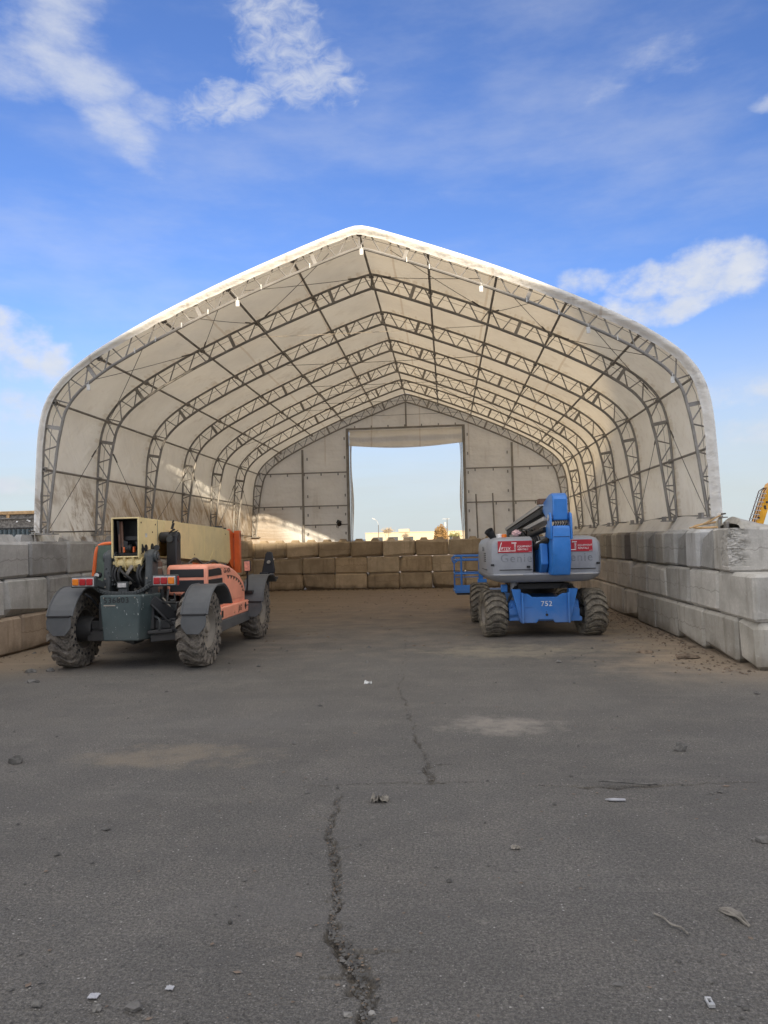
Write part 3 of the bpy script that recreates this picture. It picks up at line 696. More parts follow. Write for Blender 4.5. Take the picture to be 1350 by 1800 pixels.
def build_cables():
    def cable(a, b, sag=.02, r=.006, mat='cable_steel', name='brace_cable', buckle=True):
        a, b = Vector(a), Vector(b); pts = [a.lerp(b, t/14) - Vector((0, 0, sag*4*(t/14)*(1-t/14))) for t in range(15)]
        m = MB().tube(pts, r, 5)
        if buckle: m.bar(a.lerp(b, .80), a.lerp(b, .88), .022, .022)
        m.build(name, mat, tent)
    def S(i): return PUR[i]
    for sg in (-1, 1):
        for bay in (0, 4):
            y0, y1 = TY[bay], TY[bay+1]
            cable(P3(sg*(S(2)-.25), -.2, y0), P3(0, -.05, y1)); cable(P3(sg*.65, -.2, y0), P3(sg*S(2), -.05, y1))
            cable(P3(sg*(S(2)+.2), -.2, y0), P3(sg*S(3), -.05, y1)); cable(P3(sg*(S(3)-.45), -.2, y0), P3(sg*S(2), -.05, y1))
            cable(P3(sg*(S(3)+.5), -.25, y0), P3(sg*(S(5)-.1), -.05, y1)); cable(P3(sg*(S(4)+.45), -.25, y0), P3(sg*S(3), -.05, y1))
            cable(P3(sg*(SMAX-.05), -.15, y0), P3(sg*(S(5)+.45), -.02, y1))
        for a, b in ((2, 1), (2, 3), (4, 3), (4, 5), (6, 5)):
            cable(P3(sg*(SMAX-.05), -.12, TY[a]), P3(sg*(S(5)+.45), -.16, TY[b]))
    for k in range(1, 6):                                             # a tie across every inner truss
        a = P3(-S(2)-.05, -.34, TY[k]); b = P3(S(2)+.0, -.34, TY[k])
        cable(a, b, .015, .006 if k > 1 else .006, 'cable_steel' if k > 1 else 'pale_rope', 'tie_cable', False)
build_cables()
def build_cover():
    ss = []
    n = 170
    ss = [-SMAX-.22 + 2*(SMAX+.22)*i/n for i in range(n+1)]
    ys = [12.88] + [y for k in range(6) for y in np.linspace(TY[k], TY[k+1], 11)[:10]] + [TY[6], 28.0]
    def pt(i, j):
        s, y = ss[i], ys[j]; ex = max(0, abs(s)-SMAX)
        bay = 0.0
        for k in range(6):
            if TY[k] <= y <= TY[k+1]: t = (y-TY[k])/(TY[k+1]-TY[k]); bay = math.sin(math.pi*t)
        pull = math.exp(-abs(abs(s)-S405)**2/2.5)
        w = .022*mnoise.noise(Vector((s*.8, y*.7, 0))) + .010*mnoise.noise(Vector((s*2.5, y*1.8, 4)))
        low = max(0, (abs(s)-S405)/(SMAX-S405))
        fold = .036*low*math.sin(7*(y*.8-(SMAX-abs(s))*(1.0 if (int((y-12)/2.54) % 2) else -1.0)))*bay
        off = .055 + bay*(.035 + w*1.6) - .035*bay*pull + fold
        p = P3(max(-SMAX, min(SMAX, s)), off, y); p.z -= ex
        return p
    m = MB(); vs = [pt(i, j) for i in range(len(ss)) for j in range(len(ys))]; w = len(ys)
    m.add(vs, [(i*w+j, (i+1)*w+j, (i+1)*w+j+1, i*w+j+1) for i in range(len(ss)-1) for j in range(w-1)])
    m.build('cover', 'cover_fabric', tent, smooth=60)
    # front hem: the end of the cover wraps round the first truss and is laced back
    def width(s):
        t = (s+SMAX)/(2*SMAX)
        pts = [(0, .085), (.12, .09), (.25, .13), (.38, .15), (.5, .14), (.6, .17), (.72, .165), (.85, .155), (1.0, .16)]
        for (a, x), (b, y) in zip(pts, pts[1:]):
            if a <= t <= b: return x+(y-x)*(t-a)/(b-a)
        return .2
    def hem(a, b, name, extra=0.0):
        N = int(160*(b-a)); h = MB(); rows = 6
        def hp(u, v):
            s = -SMAX + 2*SMAX*(a+(b-a)*u); wob = .012*mnoise.noise(Vector((s*3.1, 0, 0))) + .006*mnoise.noise(Vector((s*11, 2, 0)))
            wr = .010*math.sin(s*13 + 3*mnoise.noise(Vector((s, 0, 7))))*v
            o = .062 + extra*.2 - (width(s)+extra+wob)*v; y = 12.875 - .03*math.sin(math.pi*min(1, v*1.3)) + .05*v + wr - extra*.1
            return P3(s, o, y)
        h.grid(hp, N, rows); return h.build(name, 'cover_fabric', tent, smooth=60)
    hem(0, .862, 'front_hem'); o = hem(.855, 1.0, 'hem_patch', .012); o['label'] = 'stained patch sewn along the foot of the right hem'
    # seam rods along the foot of both walls and the loose skirt below
    for sg in (1, -1):
        MB().tube([P3(sg*SMAX, .03+.012*math.sin(y*2.1), y) + Vector((0, 0, .05+.02*math.sin(y*1.3))) for y in np.linspace(12.7, 27.9, 60)], .014, 6).build('seam_rod', 'cable_steel', tent)
        if sg < 0: continue
        def sk(u, v, sg=sg):
            y = 12.7+15.2*u; p = P3(sg*SMAX, 0, y); return Vector((p.x - sg*(.02+.20*v+.03*math.sin(y*2.3)*v), y, 2.09-.30*v + .015*math.sin(y*3.1+v)))
        MB().grid(sk, 90, 4).build('skirt', 'cover_fabric', tent, smooth=60)
    # white tags clipped under the front truss
    tg = MB().box(-.032, .032, -.006, .006, -.11, 0).cyl((0, 0, 0), (0, 0, .06), .006, n=5); tm = tg.mesh('tag'); tm.materials.append(MATS['tag_white'])
    for d, sg in ((2.36, -1), (.02, -1), (2.27, 1), (4.12, 1), (5.25, -1), (5.62, 1)):
        s = s_at(min(d, 5.7)); p = P3(sg*s, -.335, 12.96); link('tag', tm, tent, p)
    cl = MB().box(-.009, .009, -.01, .01, -.04, .05); cm = cl.mesh('hem_clip'); cm.materials.append(MATS['tag_white'])
    for d, sg in ((1.0, -1), (1.9, -1), (2.9, -1), (3.4, -1), (3.9, -1), (4.3, -1), (1.35, 1), (3.05, 1), (3.6, 1), (4.6, 1), (.95, 1)):
        link('hem_clip', cm, tent, P3(sg*s_at(d), -.30, 12.95))
build_cover()
def build_end():
    Y = 27.98
    def edge(x): # height of the inside of the cover above x
        d = abs(x-XC)
        d = max(0, d-.10)
        if d >= 5.995: return 2.0
        best = None
        for i in range(len(HALF)-1):
            if HALF[i].x <= d <= HALF[i+1].x: t = (d-HALF[i].x)/max(1e-6, HALF[i+1].x-HALF[i].x); best = HALF[i].y+(HALF[i+1].y-HALF[i].y)*t; break
        return (best or 2.0)+.03
    def panel(x0, x1, z0, name):
        m = MB(); nx = max(6, int((x1-x0)/.14)); nz = 26
        def f(u, v):
            x = x0+(x1-x0)*u; top = edge(x); z = z0+(top-z0)*v
            y = Y + .05*mnoise.noise(Vector((x*.9, z*.7, 3))) + .014*mnoise.noise(Vector((x*3, z*1.1, 8)))
            y -= .03*math.exp(-((z-4.42)**2)/.004) + .03*math.exp(-((z-3.15)**2)/.004)
            return Vector((x, y, z))
        return m.grid(f, nx, nz).build(name, 'cover_fabric', tent, smooth=60)
    panel(-7.52, -3.70, 1.72, 'end_panel'); panel(.74, 4.66, 1.72, 'end_panel'); panel(-3.70, .74, 5.98, 'end_panel')
    gal = 'galvanised_steel'
    def bar(name, a, b, w=.07, clips=None):
        m = MB().bar(a, b, w, w)
        if clips:
            a, b = Vector(a), Vector(b); n = max(1, int((b-a).length/.62))
            for k in range(n): c = a.lerp(b, (k+.5)/n) + Vector(clips); m.box(c.x-.02, c.x+.02, c.y-.03, c.y+.03, c.z-.05, c.z+.05)
        return m.build(name, gal, tent)
    for x, z1 in ((-5.43, 5.33), (2.50, 5.36)): bar('end_post', (x, 27.84, 1.75), (x, 27.84, z1), .075, (.17 if x < 0 else -.17, .05, 0))
    bar('door_jamb', (-3.68, 27.82, 1.75), (-3.68, 27.82, 6.08), .11, (-.13, .05, 0)); bar('door_jamb', (.72, 27.82, 1.75), (.72, 27.82, 6.08), .11, (.14, .05, 0))
    MB().bar((-3.58, 27.80, 1.75), (-3.58, 27.80, 5.75), .05, .03).build('door_track', 'light_bezel', tent); MB().bar((.63, 27.80, 1.75), (.63, 27.80, 5.75), .05, .03).build('door_track', 'light_bezel', tent)
    bar('door_header', (-3.70, 27.78, 6.05), (.74, 27.78, 6.05), .07, (0, 0, .06)); bar('king_post', (XC, 27.80, 6.08), (XC, 27.80, 6.98), .06)
    for x0, x1, z in ((-7.0, -3.74, 4.43), (-7.3, -3.74, 3.16), (-5.38, -3.74, 2.44), (.78, 4.15, 4.43), (.78, 4.4, 3.15)): bar('girt', (x0, 27.83, z), (x1, 27.83, z), .045, (0, 0, -.06))
    for x, z in ((1.12, 3.45), (1.74, 3.47)): MB().tube([(x, 27.76, z), (x+.03, 27.74, 1.8)], .028, 8).build('loose_pole', gal, tent)
    MB().obox((-4.06, 27.76, 2.53), (.16, .12, .14), Matrix.Rotation(.4, 3, 'Y')).cyl((-4.06, 27.7, 2.5), (-4.02, 27.6, 2.45), .07, .09, 10).tube([(-4.06, 27.76, 2.46), (-4.10, 27.75, 2.3)], .012, 5).build('work_lamp', 'hose_rubber', tent)
    # door curtain drawn up in sagging folds, and its gathered edges
    def cf(u, v):
        x = -3.60+4.26*u; c = math.sin(math.pi*u); lev = 5.98 - v*(.58+.13*c); fold = .06*math.sin(v*11+.8*c)*(.5+.5*c) + .02*mnoise.noise(Vector((x*1.3, v*5, 2)))
        return Vector((x, 27.76-.05*v+fold, lev))
    m = MB().grid(cf, 40, 34); m.build('door_curtain', 'cover_fabric', tent, smooth=60)
    for x, sg in ((-3.58, 1), (.62, -1)):
        def ef(u, v, x=x, sg=sg): z = 5.6-3.8*u; return Vector((x+sg*(.02+.08*v*(.6+.4*math.sin(z*2.1+1))), 27.86+.05*math.sin(v*6+z), z))
        MB().grid(ef, 30, 6).build('curtain_edge', 'cover_fabric', tent, smooth=60)
build_end()

# ------------------------------------------------------------------ wheels
def tread_path(kind, t):
    """angular advance of a lug at t in -1..1 across the tread, in lug pitches"""
    if kind == 'wave': return .42*math.sin(t*2.6) + .16*abs(t)
    a = abs(t); return 0.0 if a < .34 else (a-.34)*1.15
def make_wheel(parent, c, side, Rw, W, rim_r, n_lug, kind, rubber_mat, rim_mat, steer=0.0, holes=False, lug_h=.045, name='wheel'):
    c = Vector(c); h = W/2; core = Rw-lug_h
    rim = MB(); s = side
    rim.lathe([(rim_r*1.0, s*h*.80), (rim_r*.97, s*h*.80), (rim_r*.93, s*h*.62), (rim_r*.86, s*h*.35), (rim_r*.50, s*h*.28), (rim_r*.45, s*h*.52), (rim_r*.30, s*h*.56), (0.001, s*h*.56)], c, 'x', 36)
    rim.lathe([(rim_r*1.0, -s*h*.80), (rim_r*.95, -s*h*.78), (rim_r*.88, -s*h*.2), (rim_r*.5, -s*h*.1), (.001, -s*h*.1)], c, 'x', 36)
    for k in range(8):
        t = 2*math.pi*k/8; p = c + Vector((s*h*.30, rim_r*.66*math.cos(t), rim_r*.66*math.sin(t))); rim.cyl(p, p+Vector((s*h*.12, 0, 0)), .022, n=6)
    w = rim.build(name, rim_mat, parent, c, 0); w.rotation_euler = (0, 0, steer)
    hub = MB().cyl(c+Vector((s*h*.5, 0, 0)), c+Vector((s*h*.80, 0, 0)), rim_r*.30, rim_r*.24, 14).build('hub', rim_mat, w, c, .006)
    prof = [(rim_r, -h*.82), (rim_r+.02, -h*.93), (rim_r+(core-rim_r)*.5, -h*1.0), (core-.05, -h*.97), (core-.01, -h*.86), (core, -h*.5), (core, 0), (core, h*.5), (core-.01, h*.86), (core-.05, h*.97), (rim_r+(core-rim_r)*.5, h*1.0), (rim_r+.02, h*.93), (rim_r, h*.82)]
    ty = MB().lathe(prof, c, 'x', 60)
    pitch = 2*math.pi/n_lug; NS = 14
    for k in range(n_lug):
        rows = []
        for i in range(NS+1):
            t = -1+2*i/NS; x = t*h*1.0
            a0 = (k + tread_path(kind, t))*pitch; half = pitch*(.29 if kind == 'wave' else .30)*(1.12 if abs(t) > .7 else 1)
            drop = .0 if abs(t) < .8 else (abs(t)-.8)*.10; ring = []
            rl = core-.03-drop*2.6; rh = Rw-drop*1.5
            for (rr, aa) in ((rl, a0-half*1.15), (rh, a0-half*.86), (rh, a0+half*.86), (rl, a0+half*1.15)):
                ring.append(c + Vector((x, rr*math.cos(aa), rr*math.sin(aa))))
            rows.append(ring)
        vs = [p for r_ in rows for p in r_]
        fs = [(i*4+j, (i+1)*4+j, (i+1)*4+j+1, i*4+j+1) for i in range(NS) for j in range(3)] + [(0, 1, 2, 3), (NS*4, NS*4+3, NS*4+2, NS*4+1)]
        ty.add(vs, fs)
        # shoulder block running down the sidewall
        for sg in (-1, 1):
            a0 = (k+tread_path(kind, sg))*pitch; q = []
            for rr, xx in ((Rw-.035, h*.985), (core-.09, h*1.035), (core-.10, h*.96)):
                for da in (-.26*pitch, .26*pitch): q.append(c + Vector((sg*xx, rr*math.cos(a0+da), rr*math.sin(a0+da))))
            ty.add(q, [(0, 1, 3, 2), (2, 3, 5, 4), (0, 2, 4), (1, 5, 3)])
    ty.build('tyre', rubber_mat, w, c, 0, smooth=28)
    if holes:
        hm = MB()
        for sg in (-1, 1):
            for ring, n_, ph in ((rim_r+(core-rim_r)*.34, 22, 0), (rim_r+(core-rim_r)*.70, 22, .5)):
                for k in range(n_):
                    t = 2*math.pi*(k+ph)/n_; p = c + Vector((sg*h*.955, ring*math.cos(t), ring*math.sin(t)))
                    hm.cyl(p, p+Vector((sg*h*.06, 0, 0)), .021, .021, 8)
        hm.build('tyre_holes', 'black_frame', w, c, 0)  # black discs on the sidewall paint the dark inside its holes
    return w

# ------------------------------------------------------------------ telehandler (rear towards the camera)
def telehandler():
    T = empty('telehandler', (-4.7, 12.2, 0), 'orange and cream telehandler parked with its open boom end facing the yard', 'telehandler')
    ry, fy, Rw = 10.66, 13.78, .56
    for y in (ry, fy):
        for sd in (-1, 1):
            make_wheel(T, (-4.6+sd*.945, y, Rw-.005), sd, Rw, .345, .30, 19, 'wave', 'solid_rubber', 'rim_dusty', holes=True, lug_h=.055)
    D = 'charcoal_paint'
    for y in (ry, fy):
        ax = MB().bar((-5.45, y, .56), (-3.75, y, .56), .20, .20).cyl((-5.46, y, .56), (-5.24, y, .56), .20, .17, 14).cyl((-3.74, y, .56), (-3.96, y, .56), .20, .17, 14).obox((-4.7, y, .56), (.36, .36, .36), Matrix.Rotation(.3, 3, 'Y'))
        if y == ry: ax.bar((-5.35, ry-.08, .62), (-4.05, ry-.08, .62), .07, .12).bar((-5.3, ry-.1, .46), (-5.0, ry-.1, .46), .1, .14)
        ax.build('axle', 'dark_steel', T, None, .01)
    ch = MB(); ch.box(-5.12, -4.98, 10.5, 14.4, .55, .95).box(-4.42, -4.28, 10.5, 14.4, .55, .95).box(-4.98, -4.42, 11.0, 14.2, .5, .62).box(-5.1, -4.3, 13.9, 14.5, .5, .9)
    ch.box(-4.28, -3.9, 10.92, 11.3, .40, .52).box(-4.3, -4.0, 10.62, 10.9, .62, .70).bar((-4.32, 10.5, .98), (-3.95, 10.75, .62), .05, .16).bar((-4.30, 10.45, .92), (-4.02, 10.55, .60), .03, .03)
    ch.bar((-4.34, 10.52, .42), (-3.98, 10.6, .44), .10, .10).bar((-4.34, 10.4, .52), (-4.0, 10.5, .53), .04, .05)
    ch.build('chassis', 'dark_steel', T, None, .012)
    # counterweight slung at the back
    cw = MB(); zb, zt = .415, 1.07
    def ring(z, k): return [(-4.995+k, 10.28, z), (-4.395-k*.6, 10.28, z), (-4.25-k, 10.62, z), (-4.30, 10.95, z), (-5.10, 10.95, z), (-5.06+k, 10.55, z)]
    a, b = ring(zb, .05), ring(zt, 0); n = len(a)
    cw.add(a+b, [(i, (i+1) % n, n+(i+1) % n, n+i) for i in range(n)] + [tuple(range(n))[::-1], tuple(range(n, 2*n))])
    c = cw.build('counterweight', 'chipped_green_grey', T, None, .022, 3)
    t = text_mesh('536803', .115, 'black_print', 'stencil_number', bold=.002, spacing=1.12); o = link('stencil_number', t, c, (-4.745, 10.274, .995)); o.rotation_euler = (R(90), R(-1), 0)
    MB().box(-4.93, -4.76, 10.270, 10.279, .917, .932).build('yellow_scrape', 'pale_rope', c)
    MB().tube(spline([(-4.27, 10.5, .74), (-4.17, 10.42, .70), (-4.16, 10.42, .58), (-4.25, 10.47, .50)], 6), .016, 8).build('tow_loop', D, c)
    # curved cross member and the two boom posts with the pivot
    xm = MB(); pts = spline([(-5.22, 10.5, 1.24), (-5.12, 10.47, 1.17), (-4.98, 10.45, 1.10), (-4.72, 10.44, 1.085), (-4.50, 10.45, 1.10), (-4.33, 10.47, 1.19), (-4.22, 10.5, 1.28)], 5)
    for i in range(len(pts)-1): xm.bar(pts[i], pts[i+1], .10, .055, (0, 0, 1))
    xm.build('cross_member', D, T, None, .008)
    for sg, nm in ((-1, 'boom_post'), (1, 'boom_post')):
        cx = -4.70+sg*.315; m = MB()
        poly = [(10.5, 1.02), (11.2, 1.02), (11.0, 1.40), (10.86, 1.66), (10.78, 1.72), (10.66, 1.72), (10.58, 1.64), (10.56, 1.45)]
        m.prism(poly, 'x', cx-.055, cx+.055)
        o = m.build(nm, D, T, None, .03, 3)
        MB().cyl((cx-.09, 10.70, 1.605), (cx+.09, 10.70, 1.605), .085, n=18).cyl((cx-.105, 10.70, 1.605), (cx+.105, 10.70, 1.605), .045, n=12).build('pivot_pin', D, o, None, .008)
    m = MB().obox((-5.0, 10.62, 1.33), (.06, .05, .30), Matrix.Rotation(-.25, 3, 'Y'))
    for k in range(5): m.cyl((-5.03+.035*k, 10.58, 1.45-.06*k), (-5.03+.035*k, 10.54, 1.45-.06*k), .014, n=7)
    m.build('valve_bracket', D, T, None, .006)
    MB().cyl((-5.115, 10.52, 1.355), (-5.115, 10.46, 1.355), .048, n=16).cyl((-5.115, 10.455, 1.355), (-5.115, 10.44, 1.355), .03, .026, n=14).build('rear_lamp', 'black_frame', T)
    MB().cyl((-5.115, 10.452, 1.355), (-5.115, 10.437, 1.355), .034, n=14).build('lamp_lens', 'lens_pale', T)
    pl = MB().box(-4.78, -4.65, 10.42, 10.50, 1.09, 1.16).box(-4.795, -4.635, 10.40, 10.46, 1.16, 1.255).build('plate_light', D, T, None, .008)
    MB().box(-4.778, -4.652, 10.392, 10.402, 1.175, 1.235).build('plate_lens', 'lens_pale', pl, None, .004)
    # hoses that loop down between the posts
    hs = MB()
    for k, (x0, x1, dz) in enumerate(((-4.94, -4.92, .0), (-4.90, -4.88, .03), (-4.84, -4.83, .02), (-4.55, -4.53, .0), (-4.51, -4.48, .03))):
        hs.tube(spline([(x0+.05, 10.85, 1.58), (x0, 10.66, 1.50-dz), (x0-.02, 10.60, 1.34), (x1, 10.64, 1.20), (x1+.05, 10.85, 1.04)], 6), .021, 7)
    hs.tube(spline([(-4.80, 10.56, 1.42), (-4.72, 10.50, 1.36), (-4.64, 10.56, 1.27), (-4.62, 10.7, 1.15)], 6), .02, 7)
    hs.build('hoses', 'hose_rubber', T)
    MB().obox((-4.70, 10.60, 1.40), (.05, .03, .20), Matrix.Rotation(.6, 3, 'Y')).build('link_bar', 'rim_dusty', T, None, .006)
    # hydraulic fittings, bolts and pipework between and below the posts
    fit = MB()
    for k in range(6): x = -4.93+.085*k; fit.cyl((x, 10.93, 1.12+.05*(k % 3)), (x, 10.80, 1.12+.05*(k % 3)), .018, n=7).cyl((x, 10.82, 1.12+.05*(k % 3)), (x, 10.78, 1.12+.05*(k % 3)), .026, n=6)
    fit.build('fittings', 'rim_dusty', T); 
    for (xa, ya, za, xb, yb, zb, r) in ((-4.22, 10.9, 1.10, -4.20, 10.6, .62, .022), (-4.16, 11.0, 1.05, -4.05, 10.7, .50, .016), (-4.30, 10.8, 1.02, -4.10, 10.66, .86, .014), (-4.98, 10.8, 1.5, -5.05, 10.75, 1.15, .014), (-4.25, 10.6, .95, -4.0, 10.62, .92, .018)):
        MB().tube(spline([(xa, ya, za), ((xa+xb)/2+.03, (ya+yb)/2-.05, (za+zb)/2), (xb, yb, zb)], 6), r, 7).build('hydraulic_pipe', 'rim_dusty' if r < .015 else 'hose_rubber', T)
    MB().box(-4.22, -4.02, 10.72, 10.98, .70, .92).cyl((-4.14, 10.85, .92), (-4.14, 10.85, .96), .04, n=10).build('battery_box', 'charcoal_paint', T, None, .012)
    bl = MB()
    for sg in (-1, 1):
        for z in (1.10, 1.2, 1.32): bl.cyl((-4.70+sg*.315, 10.50-.0, z-.02), (-4.70+sg*.315, 10.485+.03*(z-1.1), z-.02), .016, n=6)
    for x in (-4.93, -4.70, -4.47): bl.cyl((x, 10.275, 1.035), (x, 10.268, 1.035), .010, n=6)
    bl.build('bolts', 'rim_dusty', T)
    MB().box(-4.97, -4.43, 10.95, 11.05, 1.0, 1.55).build('bulkhead', 'black_frame', T)
    # boom: hollow box seen into from the back
    x0, x1 = -4.965, -4.54; C = 'cream_paint'
    side = [(10.60, 2.20), (11.45, 2.165), (12.1, 2.165), (14.70, 2.10), (15.18, 2.05), (15.25, 1.47), (15.05, 1.37), (14.7, 1.40), (12.05, 1.565), (12.0, 1.80), (11.9, 1.93), (11.72, 1.985), (11.5, 1.93), (11.38, 1.80), (11.30, 1.57), (10.95, 1.46), (10.78, 1.50), (10.60, 1.60)]
    side_l = [(10.60, 2.20), (12.1, 2.165), (14.70, 2.10), (15.18, 2.05), (15.25, 1.47), (15.05, 1.37), (12.0, 1.57), (10.95, 1.46), (10.78, 1.50), (10.60, 1.60)]
    b = MB().prism(side, 'x', x1-.022, x1).prism(side_l, 'x', x0, x0+.022)
    for (ya, za), (yb, zb) in (((10.60, 2.2), (12.1, 2.165)), ((12.1, 2.165), (14.7, 2.10)), ((14.7, 2.10), (15.18, 2.05))): b.bar(((x0+x1)/2, ya, za-.010), ((x0+x1)/2, yb, zb-.010), x1-x0-.05, .02)
    b.bar(((x0+x1)/2, 10.62, 1.615), ((x0+x1)/2, 11.3, 1.585), x1-x0-.05, .02).bar(((x0+x1)/2, 12.0, 1.58), ((x0+x1)/2, 14.7, 1.41), x1-x0-.05, .02).box(x0+.02, x1-.02, 15.12, 15.16, 1.42, 2.0).bar((x1-.01, 10.61, 2.19), (x1-.01, 10.61, 1.61), .03, .016)
    bo = b.build('boom', C, T, None, .004)
    # welded doubler plates, pivot tube and holes in the boom side
    MB().prism([(11.60, 2.172), (12.15, 2.172), (12.30, 2.15), (12.28, 1.62), (12.06, 1.62), (12.04, 1.82), (11.92, 1.97), (11.72, 2.015), (11.55, 1.975)], 'x', x1, x1+.010).build('doubler_plate', C, bo, None, .003)
    MB().prism([(13.9, 1.50), (14.66, 1.41), (15.0, 1.40), (15.14, 1.50), (14.9, 1.62), (14.05, 1.66)], 'x', x1, x1+.008).build('nose_plate', C, bo, None, .003)
    pv = MB().cyl((x0-.02, 10.72, 1.52), (x1+.02, 10.72, 1.52), .085, n=18)
    for x in (-4.90, -4.77, -4.64): pv.prism([(10.58, 1.60), (10.95, 1.60), (10.95, 1.44), (10.8, 1.36), (10.66, 1.40)], 'x', x-.012, x+.012)
    pv.build('pivot_tube', C, bo, None, .006)
    for y, z, r in ((10.735, 1.715, .045), (10.855, 1.735, .052), (11.09, 1.745, .055)): MB().cyl((x1-.01, y, z), (x1+.004, y, z), r, n=18).lathe([(r, .0), (r*1.12, .0), (r*1.12, .006), (r, .006)], (x1, y, z), 'x', 18, True).build('lightening_hole', 'black_frame', bo)
    for ya, za, zb in ((11.30, 1.60, 2.168), (13.55, 1.47, 2.125), (14.72, 1.42, 2.095)): MB().box(x1, x1+.005, ya, ya+.010, za, zb).build('weld_seam', 'rim_dusty' if ya < 12 else C, bo)
    rv = MB()
    for y, z in ((10.68, 2.12), (10.68, 1.66), (11.22, 2.10), (12.22, 2.10), (12.22, 1.66), (13.0, 1.60), (14.9, 1.98), (14.9, 1.55), (11.1, 1.98)): rv.cyl((x1-.002, y, z), (x1+.007, y, z), .013, n=6)
    rv.build('bolts', 'rusty_steel', bo)
    for y, z in ((15.0, 2.09), (14.5, 2.115), (14.75, 2.12)): MB().obox((x1-.06, y, z+.01), (.08, .05, .03), Matrix.Rotation(.3, 3, 'Z')).build('top_bracket', 'dark_steel', bo)
    MB().box(x1, x1+.003, 10.83, 10.90, 1.90, 1.96).build('decal', 'tag_white', bo)
    inn = MB().box(x0+.03, x1-.03, 10.95, 11.0, 1.63, 2.17).box(x0+.04, x1-.05, 10.74, 10.80, 1.86, 1.92).box(-4.90, -4.60, 10.70, 10.78, 1.64, 1.71).bar((x0+.09, 10.64, 2.15), (x0+.09, 10.72, 1.66), .03, .03)
    inn.box(x0+.023, x0+.028, 10.63, 10.95, 1.625, 2.185).box(x1-.028, x1-.023, 10.63, 10.95, 1.625, 2.185).box(x0+.03, x1-.03, 10.63, 10.95, 2.17, 2.176).box(x0+.03, x1-.03, 10.66, 10.95, 1.627, 1.633)
    inn.obox((-4.80, 10.7, 1.80), (.10, .05, .10), Matrix.Rotation(.3, 3, 'Y')).obox((-4.58, 10.72, 1.79), (.08, .05, .12), Matrix.Rotation(-.4, 3, 'Y'))
    inn.build('boom_interior', 'black_frame', bo, None, .006)
    for k in range(2): MB().bar((x0+.10+.022*k, 10.66+.03*k, 2.14), (x0+.10+.05*k, 10.68, 1.68), .022, .03).build('rust_strip', 'rusty_steel', bo)
    rl = MB()
    for k in range(7): rl.cyl((-4.755+.012*k, 10.67, 1.735), (-4.745+.012*k, 10.67, 1.735), .062 if k % 2 else .054, n=16)
    rl.build('chain_roller', 'hose_rubber', bo); MB().box(-4.80, -4.778, 10.64, 10.70, 1.68, 1.76).box(-4.655, -4.633, 10.64, 10.70, 1.68, 1.76).build('roller_cheek', 'bright_orange_paint', bo, None, .004)
    # lift cylinder beside the boom, mirror arm on its top, muffler with elbow
    lc = MB().box(-4.40, -4.23, 11.30, 11.50, 1.00, 1.93).cyl((-4.53, 11.4, 1.90), (-4.22, 11.4, 1.90), .085, n=16).box(-4.40, -4.26, 11.34, 11.60, .6, 1.05)
    lc.build('lift_cylinder', 'black_frame', T, None, .02)
    MB().cyl((-4.33, 11.30, 1.87), (-4.33, 11.26, 1.87), .05, n=12).build('cylinder_cap', D, T)
    MB().tube(spline([(-4.35, 11.3, 1.96), (-4.28, 11.26, 2.0), (-4.24, 11.26, 2.02)], 4), .014, 6).obox((-4.27, 11.25, 2.07), (.035, .02, .10), Matrix.Rotation(.3, 3, 'Y')).cyl((-4.272, 11.25, 2.12), (-4.255, 11.25, 2.16), .014, n=6).add([(-4.30, 11.26, 1.97), (-4.18, 11.26, 2.01), (-4.28, 11.26, 1.90), (-4.30, 11.28, 1.93)], [(0, 1, 2), (0, 2, 3), (0, 3, 1), (1, 3, 2)]).build('work_light', 'black_frame', T)
    mu = MB().cyl((-4.40, 10.86, .98), (-4.40, 10.86, 1.52), .105, n=20).cyl((-4.40, 10.86, 1.52), (-4.40, 10.86, 1.56), .105, .05, 20).build('muffler', 'rusty_steel', T, None, 0)
    MB().lathe([(.109, -.012), (.109, .012)], (-4.40, 10.86, 1.44), 'z', 20).build('heat_band', 'rim_dusty', mu)
    MB().tube(spline([(-4.40, 10.86, 1.55), (-4.40, 10.86, 1.62), (-4.40, 10.83, 1.69), (-4.36, 10.79, 1.735), (-4.33, 10.76, 1.74)], 5), .042, 12).box(-4.47, -4.33, 10.80, 10.92, 1.565, 1.585).build('tail_pipe', 'dark_steel', mu)
    MB().tube(spline([(-4.40, 10.86, .98), (-4.37, 10.84, .80), (-4.34, 10.8, .62), (-4.30, 10.9, .5)], 5), .05, 10).cyl((-4.26, 10.75, 1.12), (-4.26, 10.75, .62), .025, n=8).build('down_pipe', 'dark_steel', mu)
    # engine pod on the right
    xo = -3.64; O = 'orange_paint'
    hood = [(10.98, 1.00), (10.98, 1.43), (11.05, 1.465), (11.75, 1.455), (12.15, 1.41), (12.5, 1.325), (12.8, 1.22), (13.0, 1.10), (13.08, .98), (13.08, .74), (11.45, .74), (11.45, 1.00)]
    h = MB().prism(hood, 'x', -4.28, xo).build('engine_hood', O, T, None, .045, 4)
    low = [(11.50, .56), (11.50, .72), (11.56, .765), (13.14, .765), (13.20, .73), (13.20, .56)]
    lp = MB().prism(low, 'x', -4.22, xo+.045).build('lower_panel', O, T, None, .022, 3)
    MB().prism([(11.45, .38), (11.45, .56), (13.22, .56), (13.22, .40)], 'x', -4.26, xo+.05).build('side_sill', 'fender_plastic', T, None, .012)
